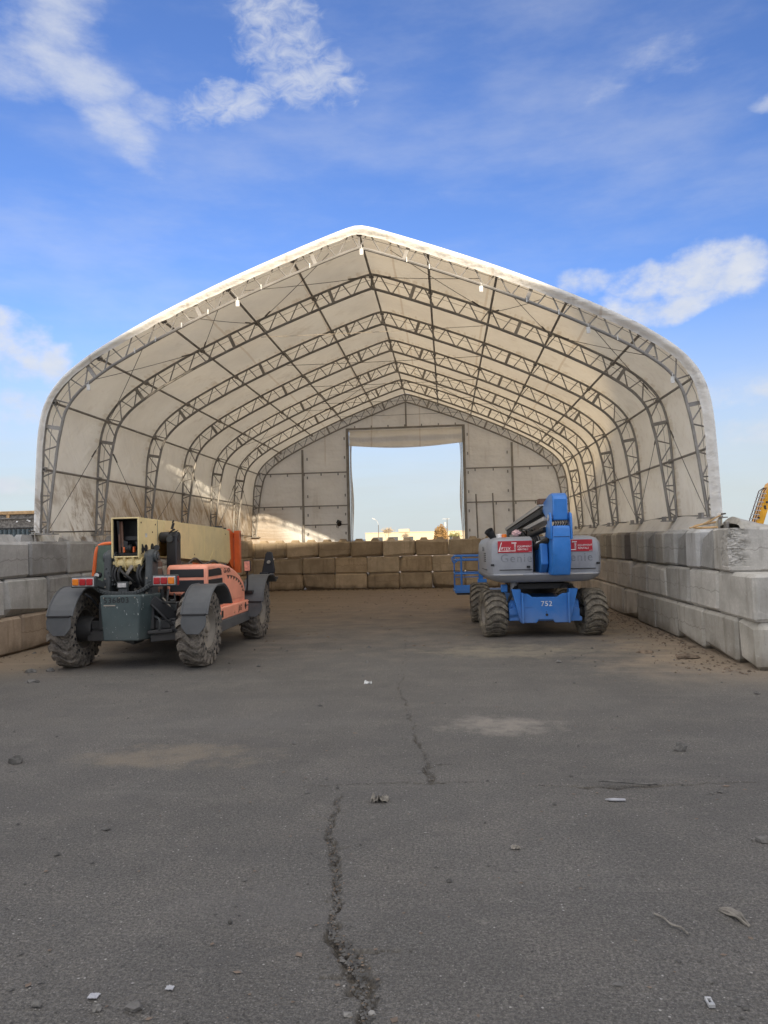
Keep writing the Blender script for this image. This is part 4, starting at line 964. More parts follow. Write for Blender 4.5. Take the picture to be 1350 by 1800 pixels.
    def vent(poly, nm='vent'):
        v = MB().prism(poly, 'x', xo-.03, xo+.006).build(nm, 'black_frame', h, None, .012, 3); ys = [p[0] for p in poly]; zs = [p[1] for p in poly]
        sl = MB(); n = max(2, int((max(zs)-min(zs))/.028))
        for k in range(n): z = min(zs)+(k+.5)*(max(zs)-min(zs))/n; sl.box(xo+.004, xo+.012, min(ys)+.03, max(ys)-.05, z-.004, z+.004)
        sl.build('louvre', 'dark_steel', h)
    vent([(11.04, 1.275), (11.04, 1.385), (11.55, 1.40), (11.68, 1.37), (11.72, 1.275)]); vent([(11.04, 1.04), (11.04, 1.235), (11.74, 1.235), (11.76, 1.04)]); vent([(11.50, .80), (11.50, 1.0), (11.76, 1.0), (11.77, .80)])
    for za, zb in ((1.06, 1.235), (1.275, 1.40)): MB().box(-4.22, xo-.05, 10.972, 10.99, za, zb).build('vent', 'black_frame', h, None, .01, 3)
    MB().box(xo+.045, xo+.050, 11.53, 11.62, .60, .71).build('vent', 'black_frame', lp, None, .004)
    # raised panel with a row of shark-tooth marks along its arc
    arc = [(11.95+1.02*math.sin(t), .86+.40*math.cos(t)) for t in np.linspace(0.05, 1.42, 16)]
    MB().prism([(11.98, .83)] + [(y-.02, z-.02) for y, z in arc] + [(12.94, .83)], 'x', xo-.01, xo+.010).build('raised_panel', O, h, None, .006)
    te = MB()
    for k in range(8):
        t0 = .02+k*.175; t1 = t0+.16
        P = [(11.95+1.02*math.sin(t), .86+.40*math.cos(t)) for t in (t0, (t0+t1)/2, t1)]; q = (11.95+.92*math.sin((t0+t1)/2-.03), .86+.335*math.cos((t0+t1)/2-.03))
        te.prism([P[0], P[1], P[2], q], 'x', xo+.008, xo+.0125)
    te.build('tooth_marks', 'rusty_steel', h)
    def put(txt, size, mat, par, nm, loc, sh=.15):
        o = link(nm, text_mesh(txt, size, mat, nm, shear=sh, bold=.001), par, loc); o.rotation_euler = (R(90), 0, R(90)); return o
    put('G6-42A', .115, 'black_print', h, 'lettering', (xo+.004, 11.99, 1.335))
    put('JLG', .13, 'black_print', lp, 'lettering', (xo+.048, 12.58, .665), .25); 
    em = MB().lathe([(.02, -.003), (.045, -.003), (.045, .003), (.02, .003)], (xo+.049, 12.92, .675), 'x', 18, True).box(xo+.046, xo+.050, 12.99, 13.10, .668, .682).box(xo+.046, xo+.050, 12.91, 12.93, .61, .74)
    em.build('emblem', 'black_print', lp)
    put('-1', .07, 'black_print', lp, 'lettering', (xo+.048, 12.25, .62))
    # hoses under the boom and pod top bits
    MB().tube(spline([(-4.36, 11.6, 1.52), (-4.34, 12.0, 1.44), (-4.34, 12.45, 1.54), (-4.34, 12.9, 1.43), (-4.36, 13.5, 1.47), (-4.4, 13.9, 1.42)], 7), .017, 6).build('boom_hose', 'cable_steel', T)
    MB().box(-4.52, -4.02, 12.95, 13.25, 1.28, 1.42).build('hood_latch_box', 'black_frame', T, None, .02)
    # fenders
    for y, flap in ((ry, True), (fy, True)):
        for sd in (-1, 1):
            cx = -4.50+sd*.975; Rf = Rw+.085; m = MB(); A0, A1 = (28, 158) if y == ry else (48, 165); n = 16; hw = .188
            rows = []
            for k in range(n+1):
                a = R(A0+(A1-A0)*k/n); rr = Rf
                # flattened top, as moulded
                yy = y+rr*math.cos(a)*1.02; zz = Rw+min(rr*math.sin(a), rr*.97); rows.append((yy, zz))
            poly_o = rows; th = .022
            for k in range(n):
                (ya, za), (yb, zb) = rows[k], rows[k+1]
                def inn_(yy, zz): d = Vector((yy-y, zz-Rw)).normalized(); return (yy-d.x*th, zz-d.y*th)
                ia, ib = inn_(ya, za), inn_(yb, zb)
                vs = []
                for x in (cx-hw, cx+hw): vs += [(x, ya, za), (x, yb, zb), (x, ib[0], ib[1]), (x, ia[0], ia[1])]
                m.add(vs, [(0, 1, 5, 4), (3, 7, 6, 2), (0, 3, 2, 1), (4, 5, 6, 7)])
            fe = m.build('fender', 'fender_plastic', T, None, 0, smooth=40)
            lip = MB()
            for x in (cx-hw, cx+hw):
                lip.tube([(x, yy, zz) for yy, zz in rows], .013, 6)
            lip.build('fender_lip', 'fender_plastic', fe)
            (yb, zb) = rows[-1]
            MB().box(cx-hw+.02, cx+hw-.02, yb-.035, yb+.01, zb-.015, zb+.012).build('flap_bar', 'black_frame', fe, None, .005)
            fl = MB(); ff = [(-.168, 0), (-.186, -.10), (-.178, -.17), (-.10, -.27), (.075, -.275), (.165, -.17), (.182, -.08), (.168, 0)]
            fl.add([(cx+sd*u*1.0, yb-.02-.02*math.sin(-v*8), zb+v) for u, v in ff] + [(cx+sd*u, yb+.0-.02*math.sin(-v*8), zb+v) for u, v in ff],
                   [tuple(range(8))[::-1], tuple(range(8, 16))] + [(k, (k+1) % 8, 8+(k+1) % 8, 8+k) for k in range(8)])
            fl.build('mud_flap', 'fender_plastic', fe, None, .006)
            if y == ry: MB().tube(spline([(cx-sd*.22, y-.30, 1.09), (cx-sd*.30, y-.25, 1.02), (cx-sd*.36, y-.1, .86), (cx-sd*.5, y, .80)], 5), .018, 7).build('fender_stay', 'black_frame', fe)
    # tail lights on arms
    for sd in (-1, 1):
        cx = -4.61+sd*.60; z = 1.27; y = 10.22
        bx = MB().box(cx-.18, cx+.18, y, y+.10, z-.08, z+.08).bar((cx-sd*.12, y+.08, z), (-4.7+sd*.34, y+.3, 1.20), .05, .10); lb = bx.build('tail_light', 'charcoal_paint', T, None, .012)
        MB().box(cx-.162, cx+.162, y-.012, y+.004, z-.062, z+.062).build('bezel', 'light_bezel', lb, None, .006)
        for k, mt in enumerate(('lens_amber', 'lens_red', 'lens_red')):
            x = cx+sd*(.104-.104*k); MB().box(x-.047, x+.047, y-.030, y-.008, z-.047, z+.047).build('lens', mt, lb, None, .012, 3)
        if sd > 0: MB().box(cx+.18, cx+.188, y+.02, y+.08, z-.06, z+.06).build('side_reflector', 'lens_red', lb, None, .003)
    # cab on the left: orange frame, glass, roof
    cab = MB(); fr = [(-5.93, 11.95, .95), (-5.90, 11.95, 1.35), (-5.86, 11.97, 1.72), (-5.80, 12.0, 1.80), (-5.68, 12.0, 1.825), (-5.42, 12.0, 1.83)]
    cab.tube(spline(fr, 5), .032, 8)
    cab.tube(spline([(-5.93, 13.3, .95), (-5.90, 13.3, 1.35), (-5.86, 13.2, 1.72), (-5.80, 13.15, 1.80), (-5.45, 13.1, 1.83)], 5), .032, 8).tube([(-5.83, 12.0, 1.79), (-5.83, 13.15, 1.79)], .028, 8).tube([(-5.93, 11.95, 1.0), (-5.93, 13.3, 1.0)], .028, 8)
    cb = cab.build('cab_frame', 'bright_orange_paint', T)
    MB().prism([(-5.42, .95), (-5.42, 1.80), (-5.36, 1.93), (-5.28, 2.0), (-5.16, 2.02), (-5.16, .95)], 'y', 11.70, 11.80).build('cab_pillar', 'orange_paint', T, None, .015)
    MB().box(-5.90, -5.44, 11.955, 11.965, 1.02, 1.80).build('rear_glass', 'cab_glass', cb); MB().box(-5.925, -5.915, 12.0, 13.25, 1.02, 1.76).build('side_glass', 'cab_glass', cb)
    MB().box(-5.92, -5.12, 11.8, 13.3, .60, .98).build('cab_base', 'charcoal_paint', T, None, .02); MB().box(-5.72, -5.30, 12.3, 12.7, .98, 1.15).box(-5.72, -5.30, 12.22, 12.34, 1.1, 1.6).build('seat', 'black_frame', T, None, .04, 3)
    MB().box(-5.34, -5.20, 11.68, 11.71, 1.62, 1.74).build('cab_vent', 'dark_steel', T)
    # front: fork carriage and inner boom, stabiliser, mirror
    MB().box(-4.90, -4.60, 15.16, 15.9, 1.42, 1.90).build('inner_boom', 'bright_orange_paint', T, None, .01)
    ca = MB().box(-5.48, -4.42, 15.55, 15.62, 1.90, 2.02).box(-5.48, -4.42, 15.55, 15.62, 1.20, 1.30)
    for x in (-5.46, -5.04, -4.78, -4.54): ca.box(x, x+.12, 15.50, 15.64, 1.16, 2.06)
    ca.prism([(15.2, 1.4), (15.55, 1.2), (15.55, 2.0), (15.3, 2.1), (15.15, 2.08)], 'x', -4.60, -4.56).build('fork_carriage', 'bright_orange_paint', T, None, .008)
    st = MB().prism([(-3.70, 1.10), (-3.66, 1.30), (-3.60, 1.56), (-3.57, 1.60), (-3.50, 1.605), (-3.47, 1.58), (-3.42, 1.24), (-3.43, 1.17), (-3.50, 1.18)], 'y', 14.45, 14.52).prism([(-3.72, .80), (-3.72, 1.2), (-3.55, 1.2), (-3.55, .80)], 'y', 14.42, 14.56)
    st.box(-3.74, -3.38, 14.40, 14.58, 1.05, 1.11)
    so = st.build('stabiliser', 'black_frame', T, None, .012); MB().cyl((-3.53, 14.40, 1.40), (-3.53, 14.46, 1.40), .035, n=12).build('stabiliser_pin', 'rim_dusty', so, None, .004)
    mi = MB().tube([(-3.62, 13.12, .92), (-3.60, 13.10, 1.05), (-3.595, 13.08, 1.28)], .017, 8).build('mirror_stalk', 'black_frame', T)
    MB().obox((-3.585, 13.06, 1.37), (.125, .04, .20), Matrix.Rotation(R(-3), 3, 'Y')).build('mirror_shell', 'black_frame', mi, None, .02, 3); MB().obox((-3.585, 13.037, 1.37), (.10, .006, .17), Matrix.Rotation(R(-3), 3, 'Y')).build('mirror_glass', 'mirror_back', mi, None, .012, 3)  # glass coloured orange, a reflection painted into the mirror
    MB().box(-3.72, -3.52, 13.14, 13.32, .88, .93).build('step', 'black_frame', T, None, .006)
telehandler()

# ------------------------------------------------------------------ articulating boom lift (rear towards the camera), built in its own frame
def boom_lift():
    T = empty('boom_lift', (1.60, 14.8, 0), 'blue and grey boom lift with red and white signs on its rear covers', 'boom lift')
    WO[T.name] = Vector((0, 0, 0)); T.rotation_euler = (0, 0, R(3))
    B, G = 'blue_paint', 'cover_grey'
    for y, st in ((-1.2, R(6)), (1.18, R(-2))):
        for sd in (-1, 1): make_wheel(T, (sd*.875, y, .418), sd, .42, .39, .225, 21, 'bar', 'field_rubber', 'rim_dusty', steer=st, lug_h=.042)
    for y in (-1.2, 1.18):
        ax = MB().bar((-.80, y, .42), (.80, y, .42), .16, .18).cyl((-.70, y, .42), (-.52, y, .42), .15, n=14).cyl((.70, y, .42), (.52, y, .42), .15, n=14); ax.build('axle', 'dark_steel', T, None, .01)
    ch = MB().prism([(-.40, .27), (-.16, .27), (-.12, .325), (.12, .325), (.16, .27), (.40, .27), (.42, .78), (.30, .78), (.20, .72), (-.22, .72), (-.30, .78), (-.42, .78)], 'y', -1.62, -1.58)
    ch.prism([(-.58, .86), (-.42, .86), (-.40, .27), (-.43, .27)], 'y', -1.60, -1.45).prism([(.58, .86), (.42, .86), (.40, .27), (.43, .27)], 'y', -1.60, -1.45)
    ch.box(-.38, .38, -1.58, 1.5, .30, .70).box(-.62, -.40, -1.50, -1.38, .30, .42).box(.40, .66, -1.50, -1.38, .28, .36)
    for sx in (-1, 1): ch.box(sx*.40-.018, sx*.40+.018, -1.68, -1.56, .27, .80).prism([(sx*.44, .56), (sx*.62, .50), (sx*.62, .34), (sx*.44, .36)], 'y', -1.50, -1.40)
    c = ch.build('chassis', B, T, None, .010)
    o = link('fleet_number', text_mesh('752', .125, 'white_print', 'fleet_number', bold=.004, spacing=1.1), c, (.02, -1.624, .60)); o.rotation_euler = (R(90), 0, 0)
    MB().cyl((.02, -1.625, .41), (.02, -1.60, .41), .024, n=12).cyl((.015, -1.625, .46), (.015, -1.60, .46), .008, n=8).build('tow_hole', 'black_frame', c)
    MB().box(-.36, -.22, -1.63, -1.61, .545, .56).build('weld_strip', B, c)
    for sx in (-1, 1): kn = MB(); kn.box(sx*.53-.09, sx*.53+.09, -1.46, -1.26, .42, .66).cyl((sx*.53, -1.47, .56), (sx*.53, -1.43, .56), .055, n=14).build('steer_knuckle', B, T, None, .015)
    for sx in (-1, 1):
        for k in range(3): MB().tube(spline([(sx*(.42+.03*k), -1.45, .92), (sx*(.52+.03*k), -1.52, .80), (sx*(.62+.02*k), -1.46, .64-.03*k), (sx*.70, -1.3, .55)], 5), .013, 6).build('steer_hose', 'hose_rubber', T)
    MB().tube(spline([(.28, -1.5, .86), (.34, -1.56, .93), (.42, -1.56, .93), (.46, -1.5, .82)], 5), .012, 6).build('steer_hose', 'hose_rubber', T)
    MB().cyl((-.50, -1.40, .66), (-.50, -1.40, 1.0), .07, n=14).build('oscillate_cylinder', 'cover_grey', T, None, .006); MB().box(-.74, -.62, -1.42, -1.36, .80, .94).build('tie_lug', B, T, None, .02)
    MB().cyl((0, 0, .70), (0, 0, .98), .48, n=32).box(-.45, .45, -1.5, .3, .86, .95).build('slew_ring', 'black_frame', T)
    # turret covers: two rounded lobes over a common lip
    def lobe(xa, xb, nm):
        pr = MB(); o_ = -1 if xa < 0 else 1
        out = max(abs(xa), abs(xb)); inn = min(abs(xa), abs(xb))*(1 if xa*xb > 0 else -1)
        rows = []
        # plan outline stepped over height: (z, outer half width, rear y)
        for z, ow, ry in ((1.135, out-.01, -1.755), (1.30, out, -1.775), (1.50, out, -1.775), (1.66, out-.015, -1.765), (1.735, out-.06, -1.735), (1.77, out-.14, -1.65), (1.785, out-.22, -1.50)):
            q = [(inn, ry), (ow-.17, ry), (ow-.075, ry+.035), (ow-.012, ry+.16), (ow, ry+.42), (ow, -.1), (ow-.1, .25), (inn, .25)]
            rows.append([(o_*x, y, z) for x, y in q])
        n = len(rows[0]); vs = [p for r_ in rows for p in r_]
        fs = [(i*n+j, i*n+(j+1) % n, (i+1)*n+(j+1) % n, (i+1)*n+j) for i in range(len(rows)-1) for j in range(n)] + [tuple(range(n))[::-1], tuple((len(rows)-1)*n+j for j in range(n))]
        pr.add(vs, fs); return pr.build(nm, G, T, None, .035, 3, smooth=40)
    cl = lobe(-1.0, -.215, 'rear_cover'); cr = lobe(.21, 1.0, 'rear_cover')
    lip = MB(); rows = []
    for z, ow, ry in ((.985, .80, -1.66), (1.02, .90, -1.72), (1.075, .965, -1.765), (1.12, .985, -1.80), (1.14, .985, -1.79), (1.15, .97, -1.765)):
        q = [(-ow, .2), (-ow, ry+.45), (-ow+.02, ry+.18), (-ow+.09, ry+.04), (-ow+.2, ry), (ow-.2, ry), (ow-.09, ry+.04), (ow-.02, ry+.18), (ow, ry+.45), (ow, .2)]
        rows.append([(x, y, z) for x, y in q])
    n = 10; lip.add([p for r_ in rows for p in r_], [(i*n+j, i*n+(j+1) % n, (i+1)*n+(j+1) % n, (i+1)*n+j) for i in range(len(rows)-1) for j in range(n)] + [tuple(range(n))[::-1], tuple((len(rows)-1)*n+j for j in range(n))])
    lip.build('cover_lip', G, T, None, .012, 2, smooth=40)
    for x0, x1, par in ((-.80, -.235, cl), (.28, .86, cr)): MB().box(x0, x1, -1.782, -1.770, 1.205, 1.218).build('groove', 'black_frame', par, None, .003)
    MB().obox((-.993, -1.15, 1.21), (.012, .8, .012), Matrix.Identity(3)).build('groove', 'black_frame', cl)
    for x0, z0, par in ((-.30, 1.26, cl), (-.92, 1.30, cl), (.90, 1.30, cr), (.40, 1.26, cr)): MB().box(x0-.03, x0+.03, -1.788, -1.772, z0-.018, z0+.018).build('latch', 'black_frame', par, None, .004)
    for k in range(5): MB().obox((-1.0, -1.30+.0*k, 1.36+.035*k), (.012, .26, .014), Matrix.Identity(3)).build('vent_slot', 'black_frame', cl)
    MB().box(-.80, -.40, -1.806, -1.798, 1.118, 1.132).build('lip_strip', 'pale_boom', T); MB().box(.42, .80, -1.806, -1.798, 1.118, 1.132).build('lip_strip', 'pale_boom', T)  # pale strips paint the highlight along the ledge of the lip
    for par, xm, k in ((cl, -.525, 0), (cr, .515, 1)):
        MB().box(xm-.295, xm+.295, -1.785, -1.776, 1.508, 1.712).build('sign', 'sign_red', par, None, .003)
        def put(txt, size, x, z, nm='lettering', sh=.18, bold=.004, mat='white_print', y=-1.787, al='CENTER', sp=1.0, par=par):
            o = link(nm, text_mesh(txt, size, mat, nm, shear=sh, bold=bold, align=al, spacing=sp, extrude=.0015), par, (x, y, z)); o.rotation_euler = (R(90), 0, 0); return o
        put('IFTEX', .068, xm-.165, 1.578)
        MB().prism([(xm-.235, 1.690), (xm-.222, 1.690), (xm-.266, 1.545), (xm+.015, 1.545), (xm+.012, 1.533), (xm-.286, 1.533)], 'y', -1.789, -1.784).build('lettering', 'white_print', par)
        put('EQUIPMENT', .045, xm+.162, 1.612); put('RENTALS', .045, xm+.134, 1.562)
        put('.COM', .022, xm+.26, 1.519, bold=.001)
        lift = MB().box(xm-.055, xm+.028, -1.789, -1.784, 1.668, 1.684)
        for zz in (1.672, 1.66): lift.box(xm-.054, xm-.046, -1.789, -1.784, zz, zz+.02)
        for q in range(5): za = 1.552+.022*q; lift.bar((xm-.012, -1.787, za), (xm+.016, -1.787, za+.020), .004, .005).bar((xm+.016, -1.787, za), (xm-.012, -1.787, za+.020), .004, .005)
        lift.build('lift_emblem', 'white_print', par)
        put('Genie', .205, xm+.02, 1.405, 'embossed_name', sh=0, bold=.006, mat='emboss_grey', y=-1.777, sp=1.15)  # raised letters, darker grey paints in the shading of their relief
        MB().cyl((xm-.15 if k == 0 else xm-.12, -1.56, 1.775), (xm-.15 if k == 0 else xm-.12, -1.56, 1.835), .045, .040, 14).build('beacon', 'amber_beacon', par, None, .008)
    MB().cyl((-.75, -1.5, 1.77), (-.75, -1.5, 1.84), .06, n=14).build('beacon_cap', 'white_print', cl, None, .01)
    MB().cyl((-.86, -1.35, 1.80), (-.93, -1.40, 1.90), .06, .085, 14, False).cyl((-.80, -1.2, 1.74), (-.86, -1.35, 1.80), .06, .06, 12).build('exhaust_cowl', 'dark_steel', cl)
    o = link('side_lettering', text_mesh('S-45', .12, 'dark_steel', 'side_lettering', extrude=.001), cl, (-1.004, -1.05, 1.57)); o.rotation_euler = (R(90), 0, R(-90))
    # riser arm hanging behind the counterweight, elbow, upper boom
    MB().prism([(-1.85, 1.66), (-1.9, 1.3), (-1.7, 1.14), (-1.2, 1.14), (-1.1, 1.5), (-1.3, 1.62)], 'x', -.10, .03).build('riser_link', 'blue_paint', T, None, .02, 3)
    A = MB(); xa, xb = .045, .355
    A.prism([(-2.18, 1.955), (-2.20, 1.90), (-2.20, 1.36), (-2.09, 1.115), (-1.55, 1.10), (-1.35, 1.22), (-1.45, 1.70), (-1.85, 1.955)], 'x', xa, xb)
    ar = A.build('riser_arm', B, T, None, .028, 3)
    MB().box(xa+.02, xb-.02, -2.206, -2.198, 1.765, 1.772).build('groove', 'black_frame', ar); MB().prism([(-2.13, 1.34), (-2.03, 1.13), (-1.80, 1.13), (-1.95, 1.5)], 'x', xa-.004, xa+.002).build('scuffed_plate', 'blue_paint', ar)
    for x in (xa-.015, xb+.015):
        e = MB().prism([(-2.20, 1.72), (-2.21, 2.08), (-2.17, 2.16), (-2.08, 2.185), (-1.99, 2.15), (-1.96, 2.05), (-1.90, 1.75)], 'x', x-.018, x+.018).build('elbow_ear', B, ar, None, .012)
        MB().cyl((x-.03, -2.085, 2.09), (x+.03, -2.085, 2.09), .055, n=16).build('elbow_pin', 'pale_boom' if x < .2 else 'blue_paint', e, None, .006)
    hs = MB()
    for k in range(6): hs.tube(spline([(.10+.04*k, -2.02, 1.94), (.11+.04*k, -2.14, 2.0), (.09+.04*k, -2.08, 2.06)], 4), .014, 6)
    hs.build('elbow_hose', 'cable_steel', ar)
    MB().prism([(-2.02, 1.98), (-1.72, 1.98), (-1.5, 1.6), (-1.8, 1.55)], 'x', xa-.010, xa-.001).build('link_plate', 'blue_paint', ar, None, .004)
    el = MB().prism([(-2.15, 2.045), (-2.16, 2.40), (-2.12, 2.47), (-2.03, 2.51), (-1.80, 2.50), (-1.25, 2.38), (-1.20, 2.22), (-1.5, 2.10), (-1.95, 2.035)], 'x', .075, .330)
    eb = el.build('elbow_box', B, T, None, .024, 3)
    def along(t, dz): return (None, -1.35+5.2*t, 2.33-.42*t+dz)
    bm = MB().bar((.20, -1.45, 2.29), (.20, 3.9, 1.90), .22, .20); ub = bm.build('upper_boom', 'charcoal_paint', T, None, .01)
    MB().bar((.19, -1.25, 2.385), (.19, 3.9, 2.005), .26, .035).bar((.07, -1.25, 2.36), (.07, 3.9, 1.985), .02, .06).build('top_plate', 'pale_boom', ub, None, .004)
    MB().bar((.19, -1.3, 2.10), (.19, 3.2, 1.80), .24, .075).build('lower_link', 'pale_boom', ub, None, .006)
    cc = MB()
    for k in range(44):
        t = k/44; cc.box(.035, .065, -1.2+4.6*t, -1.2+4.6*t+.075, 2.225-.335*t-.045, 2.225-.335*t+.045)
    cc.build('cable_chain', 'dark_steel', ub)
    MB().box(-.0, .16, -1.32, -1.10, 2.36, 2.46).box(.02, .12, -1.05, -.95, 2.34, 2.44).build('chain_bracket', 'rusty_steel', ub, None, .01); MB().box(-.02, .10, -1.36, -1.14, 2.33, 2.35).build('bracket_plate', 'tag_white', ub)
    ms = MB()
    for k in range(14):
        a = rng.uniform(-.2, .05); y = rng.uniform(-1.5, -.4); ms.tube(spline([(a, y, 1.62), (a-.06, y+.1, 1.85), (a-.1+rng.uniform(-.1, .1), y+.3, 1.92), (a, y+.6, 1.75)], 5), .013, 6)
    ms.cyl((-.15, -1.6, 1.58), (.06, -1.9, 1.74), .055, n=12).cyl((-.2, -1.35, 1.80), (.02, -1.70, 1.90), .05, n=12).box(-.20, .2, -1.3, .1, 1.15, 1.70).build('turret_hoses', 'hose_rubber', T)
    MB().cyl((-.12, -1.65, 1.66), (.05, -1.86, 1.72), .03, n=12).build('lift_rod', 'pale_boom', T)
    # platform carried low at the far end
    px0, px1, py0, py1, zf, zt = -1.22, .55, 3.35, 4.15, .50, 1.36
    bk = MB()
    for z in (zt, zt-.10): bk.tube([(px0, py0, z), (px1, py0, z), (px1, py1, z), (px0, py1, z), (px0, py0, z)], .022, 8)
    bk.tube([(px0-.02, py0, .93), (px1, py0, .93), (px1, py1, .93), (px0-.02, py1, .93), (px0-.02, py0, .93)], .018, 8).tube([(px0-.03, py0-.0, .85), (px1, py0, .85)], .012, 6)
    for x in (px0+.12, px1): bk.tube([(x, py0, zf), (x, py0, zt)], .024, 8)
    for x in (px0, px1): bk.tube([(x, py1, zf), (x, py1, zt)], .018, 8)
    bk.tube([(-.60, py0, zf), (-.60, py0, zt)], .022, 8)
    bk.tube(spline([(px0, py0, zt), (px0-.10, py0-.04, zt-.04), (px0-.06, py0-.04, zt-.16), (px0+.05, py0, zt-.10)], 5), .016, 6).bar((-.64, py0-.05, .7), (-.64, py0-.05, 1.3), .06, .10)
    pf = bk.build('platform', B, T)
    MB().box(px0-.04, px1+.03, py0-.06, py1+.05, zf-.03, zf+.02).box(px0-.04, px0+.50, py0-.06, py0-.04, zf, zf+.16).build('platform_floor', B, pf, None, .006); MB().box(px0, px1, py0-.02, py1, zf-.08, zf-.04).box(px0+.42, px0+.52, py0-.03, py0+.1, zf-.14, zf-.04).build('floor_frame', 'black_frame', pf); MB().box(-.72, -.50, py0-.1, py0-.02, .55, .80).build('control_box', B, pf, None, .01)
    MB().bar((.2, 3.8, 1.88), (-.1, 3.5, .95), .12, .16).build('platform_link', 'charcoal_paint', T, None, .01)
boom_lift()
def pink_blob():  # small crumpled pale pink lump on the cover
    import bmesh
    bm = bmesh.new(); bmesh.ops.create_icosphere(bm, subdivisions=3, radius=1)
    for v in bm.verts:
        k = 1+.5*mnoise.noise(v.co*2.2)+.25*mnoise.noise(v.co*5); v.co = Vector((v.co.x*.075*k, v.co.y*.06*k, v.co.z*.055*k+.01))
    me = bpy.data.meshes.new('rag'); bm.to_mesh(me); bm.free(); me.materials.append(MATS['pink_rag'])
    o = link('rag', me, None, (1.245, 13.42, 1.84)); tag(o, 'pale pink crumpled rag tucked behind the amber beacon on the grey cover', 'rag')
pink_blob()

# ------------------------------------------------------------------ beside and beyond the shelter
def excavator():
    T = empty('excavator', (11.2, 25.2, 0), 'yellow excavator boom rising beyond the right block wall', 'excavator')
    Y = 25.0
    b = MB().prism([(9.95, 1.9), (10.22, 1.9), (10.50, 2.72), (10.56, 2.72), (10.60, 1.9), (11.0, 1.9), (11.25, 2.9), (11.1, 3.35), (10.75, 3.5), (10.50, 3.35), (10.42, 3.15)], 'y', Y, Y+.35)
    bo = b.build('boom', 'yellow_paint', T, None, .02)
    l = MB()
    for k in range(3):
        dx = -.05-.07*k; l.tube([(9.93+dx, Y-.05+.03*k, 1.9), (10.36+dx, Y-.05+.03*k, 3.12), (10.42+dx*.6, Y-.05, 3.22)], .016, 6)
    l.build('hydraulic_lines', 'rusty_steel', bo)
    for k in range(9): t = k/9; MB().bar((9.70+.43*t, Y-.06, 1.96+1.22*t), (9.98+.43*t, Y-.06, 1.94+1.22*t), .035, .03).build('line_clamp', 'light_bezel', bo)
    for z, x in ((2.62, 10.33), (2.55, 10.34), (2.25, 10.12), (2.75, 10.40)): MB().cyl((x, Y-.02, z), (x, Y+.02, z), .035, n=12).build('pin', 'dark_steel', bo)
    MB().box(10.0, 12.6, Y+.2, Y+2.4, .75, 1.75).box(10.6, 11.8, Y+.25, Y+1.3, 1.6, 1.85).build('house', 'yellow_paint', T, None, .06)
    MB().box(9.8, 12.8, Y+.2, Y+.8, 0, .7).box(9.8, 12.8, Y+1.8, Y+2.4, 0, .7).build('track', 'dark_steel', T, None, .2, 4)
excavator()
def bin_():
    T = empty('scrap_bin', (-13.5, 18.6, 0), 'long grey scrap bin with a tan top rail behind the left wall', 'bin')
    x0, x1, y = -16.5, -9.2, 18.0
    MB().box(x0, x1, y, y+2.2, .3, 2.72).build('bin_body', 'grey_panel', T)
    MB().box(x0, x1, y-.06, y+.06, 2.66, 2.745).build('top_rail', 'tan_rail', T, None, .01); MB().box(x0, x1, y-.05, y, 2.545, 2.575).build('mid_rail', 'grey_stone', T)
    for k in range(16): x = x0+.12+.475*k; MB().box(x-.012, x+.012, y-.03, y, 2.575, 2.665).build('stay', 'grey_stone', T)
    MB().box(-11.18, -11.10, y-.04, y, 2.57, 2.67).build('stay', 'tan_rail', T)
    MB().box(x0, x1, y-.04, y, 2.30, 2.325).build('base_rail', 'dark_steel', T)
    sh = MB()
    n = 60
    for k in range(n): xa = x0+(x1-x0)*k/n; sh.prism([(xa, y-.02), (xa+.03, y-.07), (xa+.08, y-.07), (xa+.11, y-.02)], 'z', .3, 2.28)
    sh.build('corrugated_sheet', 'teal_sheet', T)
    for k, (x, z) in enumerate(((-10.90, 2.465), (-10.62, 2.50), (-10.57, 2.475))): 
        me = stone_mesh('foam_lump', k+3, .035, .02, .03); me.materials.append(MATS['foam_white']); link('foam_lump', me, T, (x, y-.02, z))
bin_()
def far_building():
    T = empty('flat_roofed_building', (-10, 310, 0), 'long cream flat roofed building far beyond the shelter opening', 'building')
    MB().box(-33.0, 60, 300, 330, 0, 5.35).build('wall', 'pale_wall', T); MB().box(-33.3, 60.3, 299.7, 330.3, 5.35, 5.55).build('parapet', 'pale_wall', T); MB().box(-19.4, -15.2, 299.4, 306, 5.55, 6.75).build('raised_block', 'pale_wall', T)
    for k in range(14): MB().box(-30+6.2*k, -26+6.2*k, 299.9, 300.1, .8, 3.6).build('window', 'window_dark', T)
    MB().box(-13, -6.5, 299.85, 300, 0, 4.1).build('loading_door', 'pale_wall', T, None, .05)
far_building()
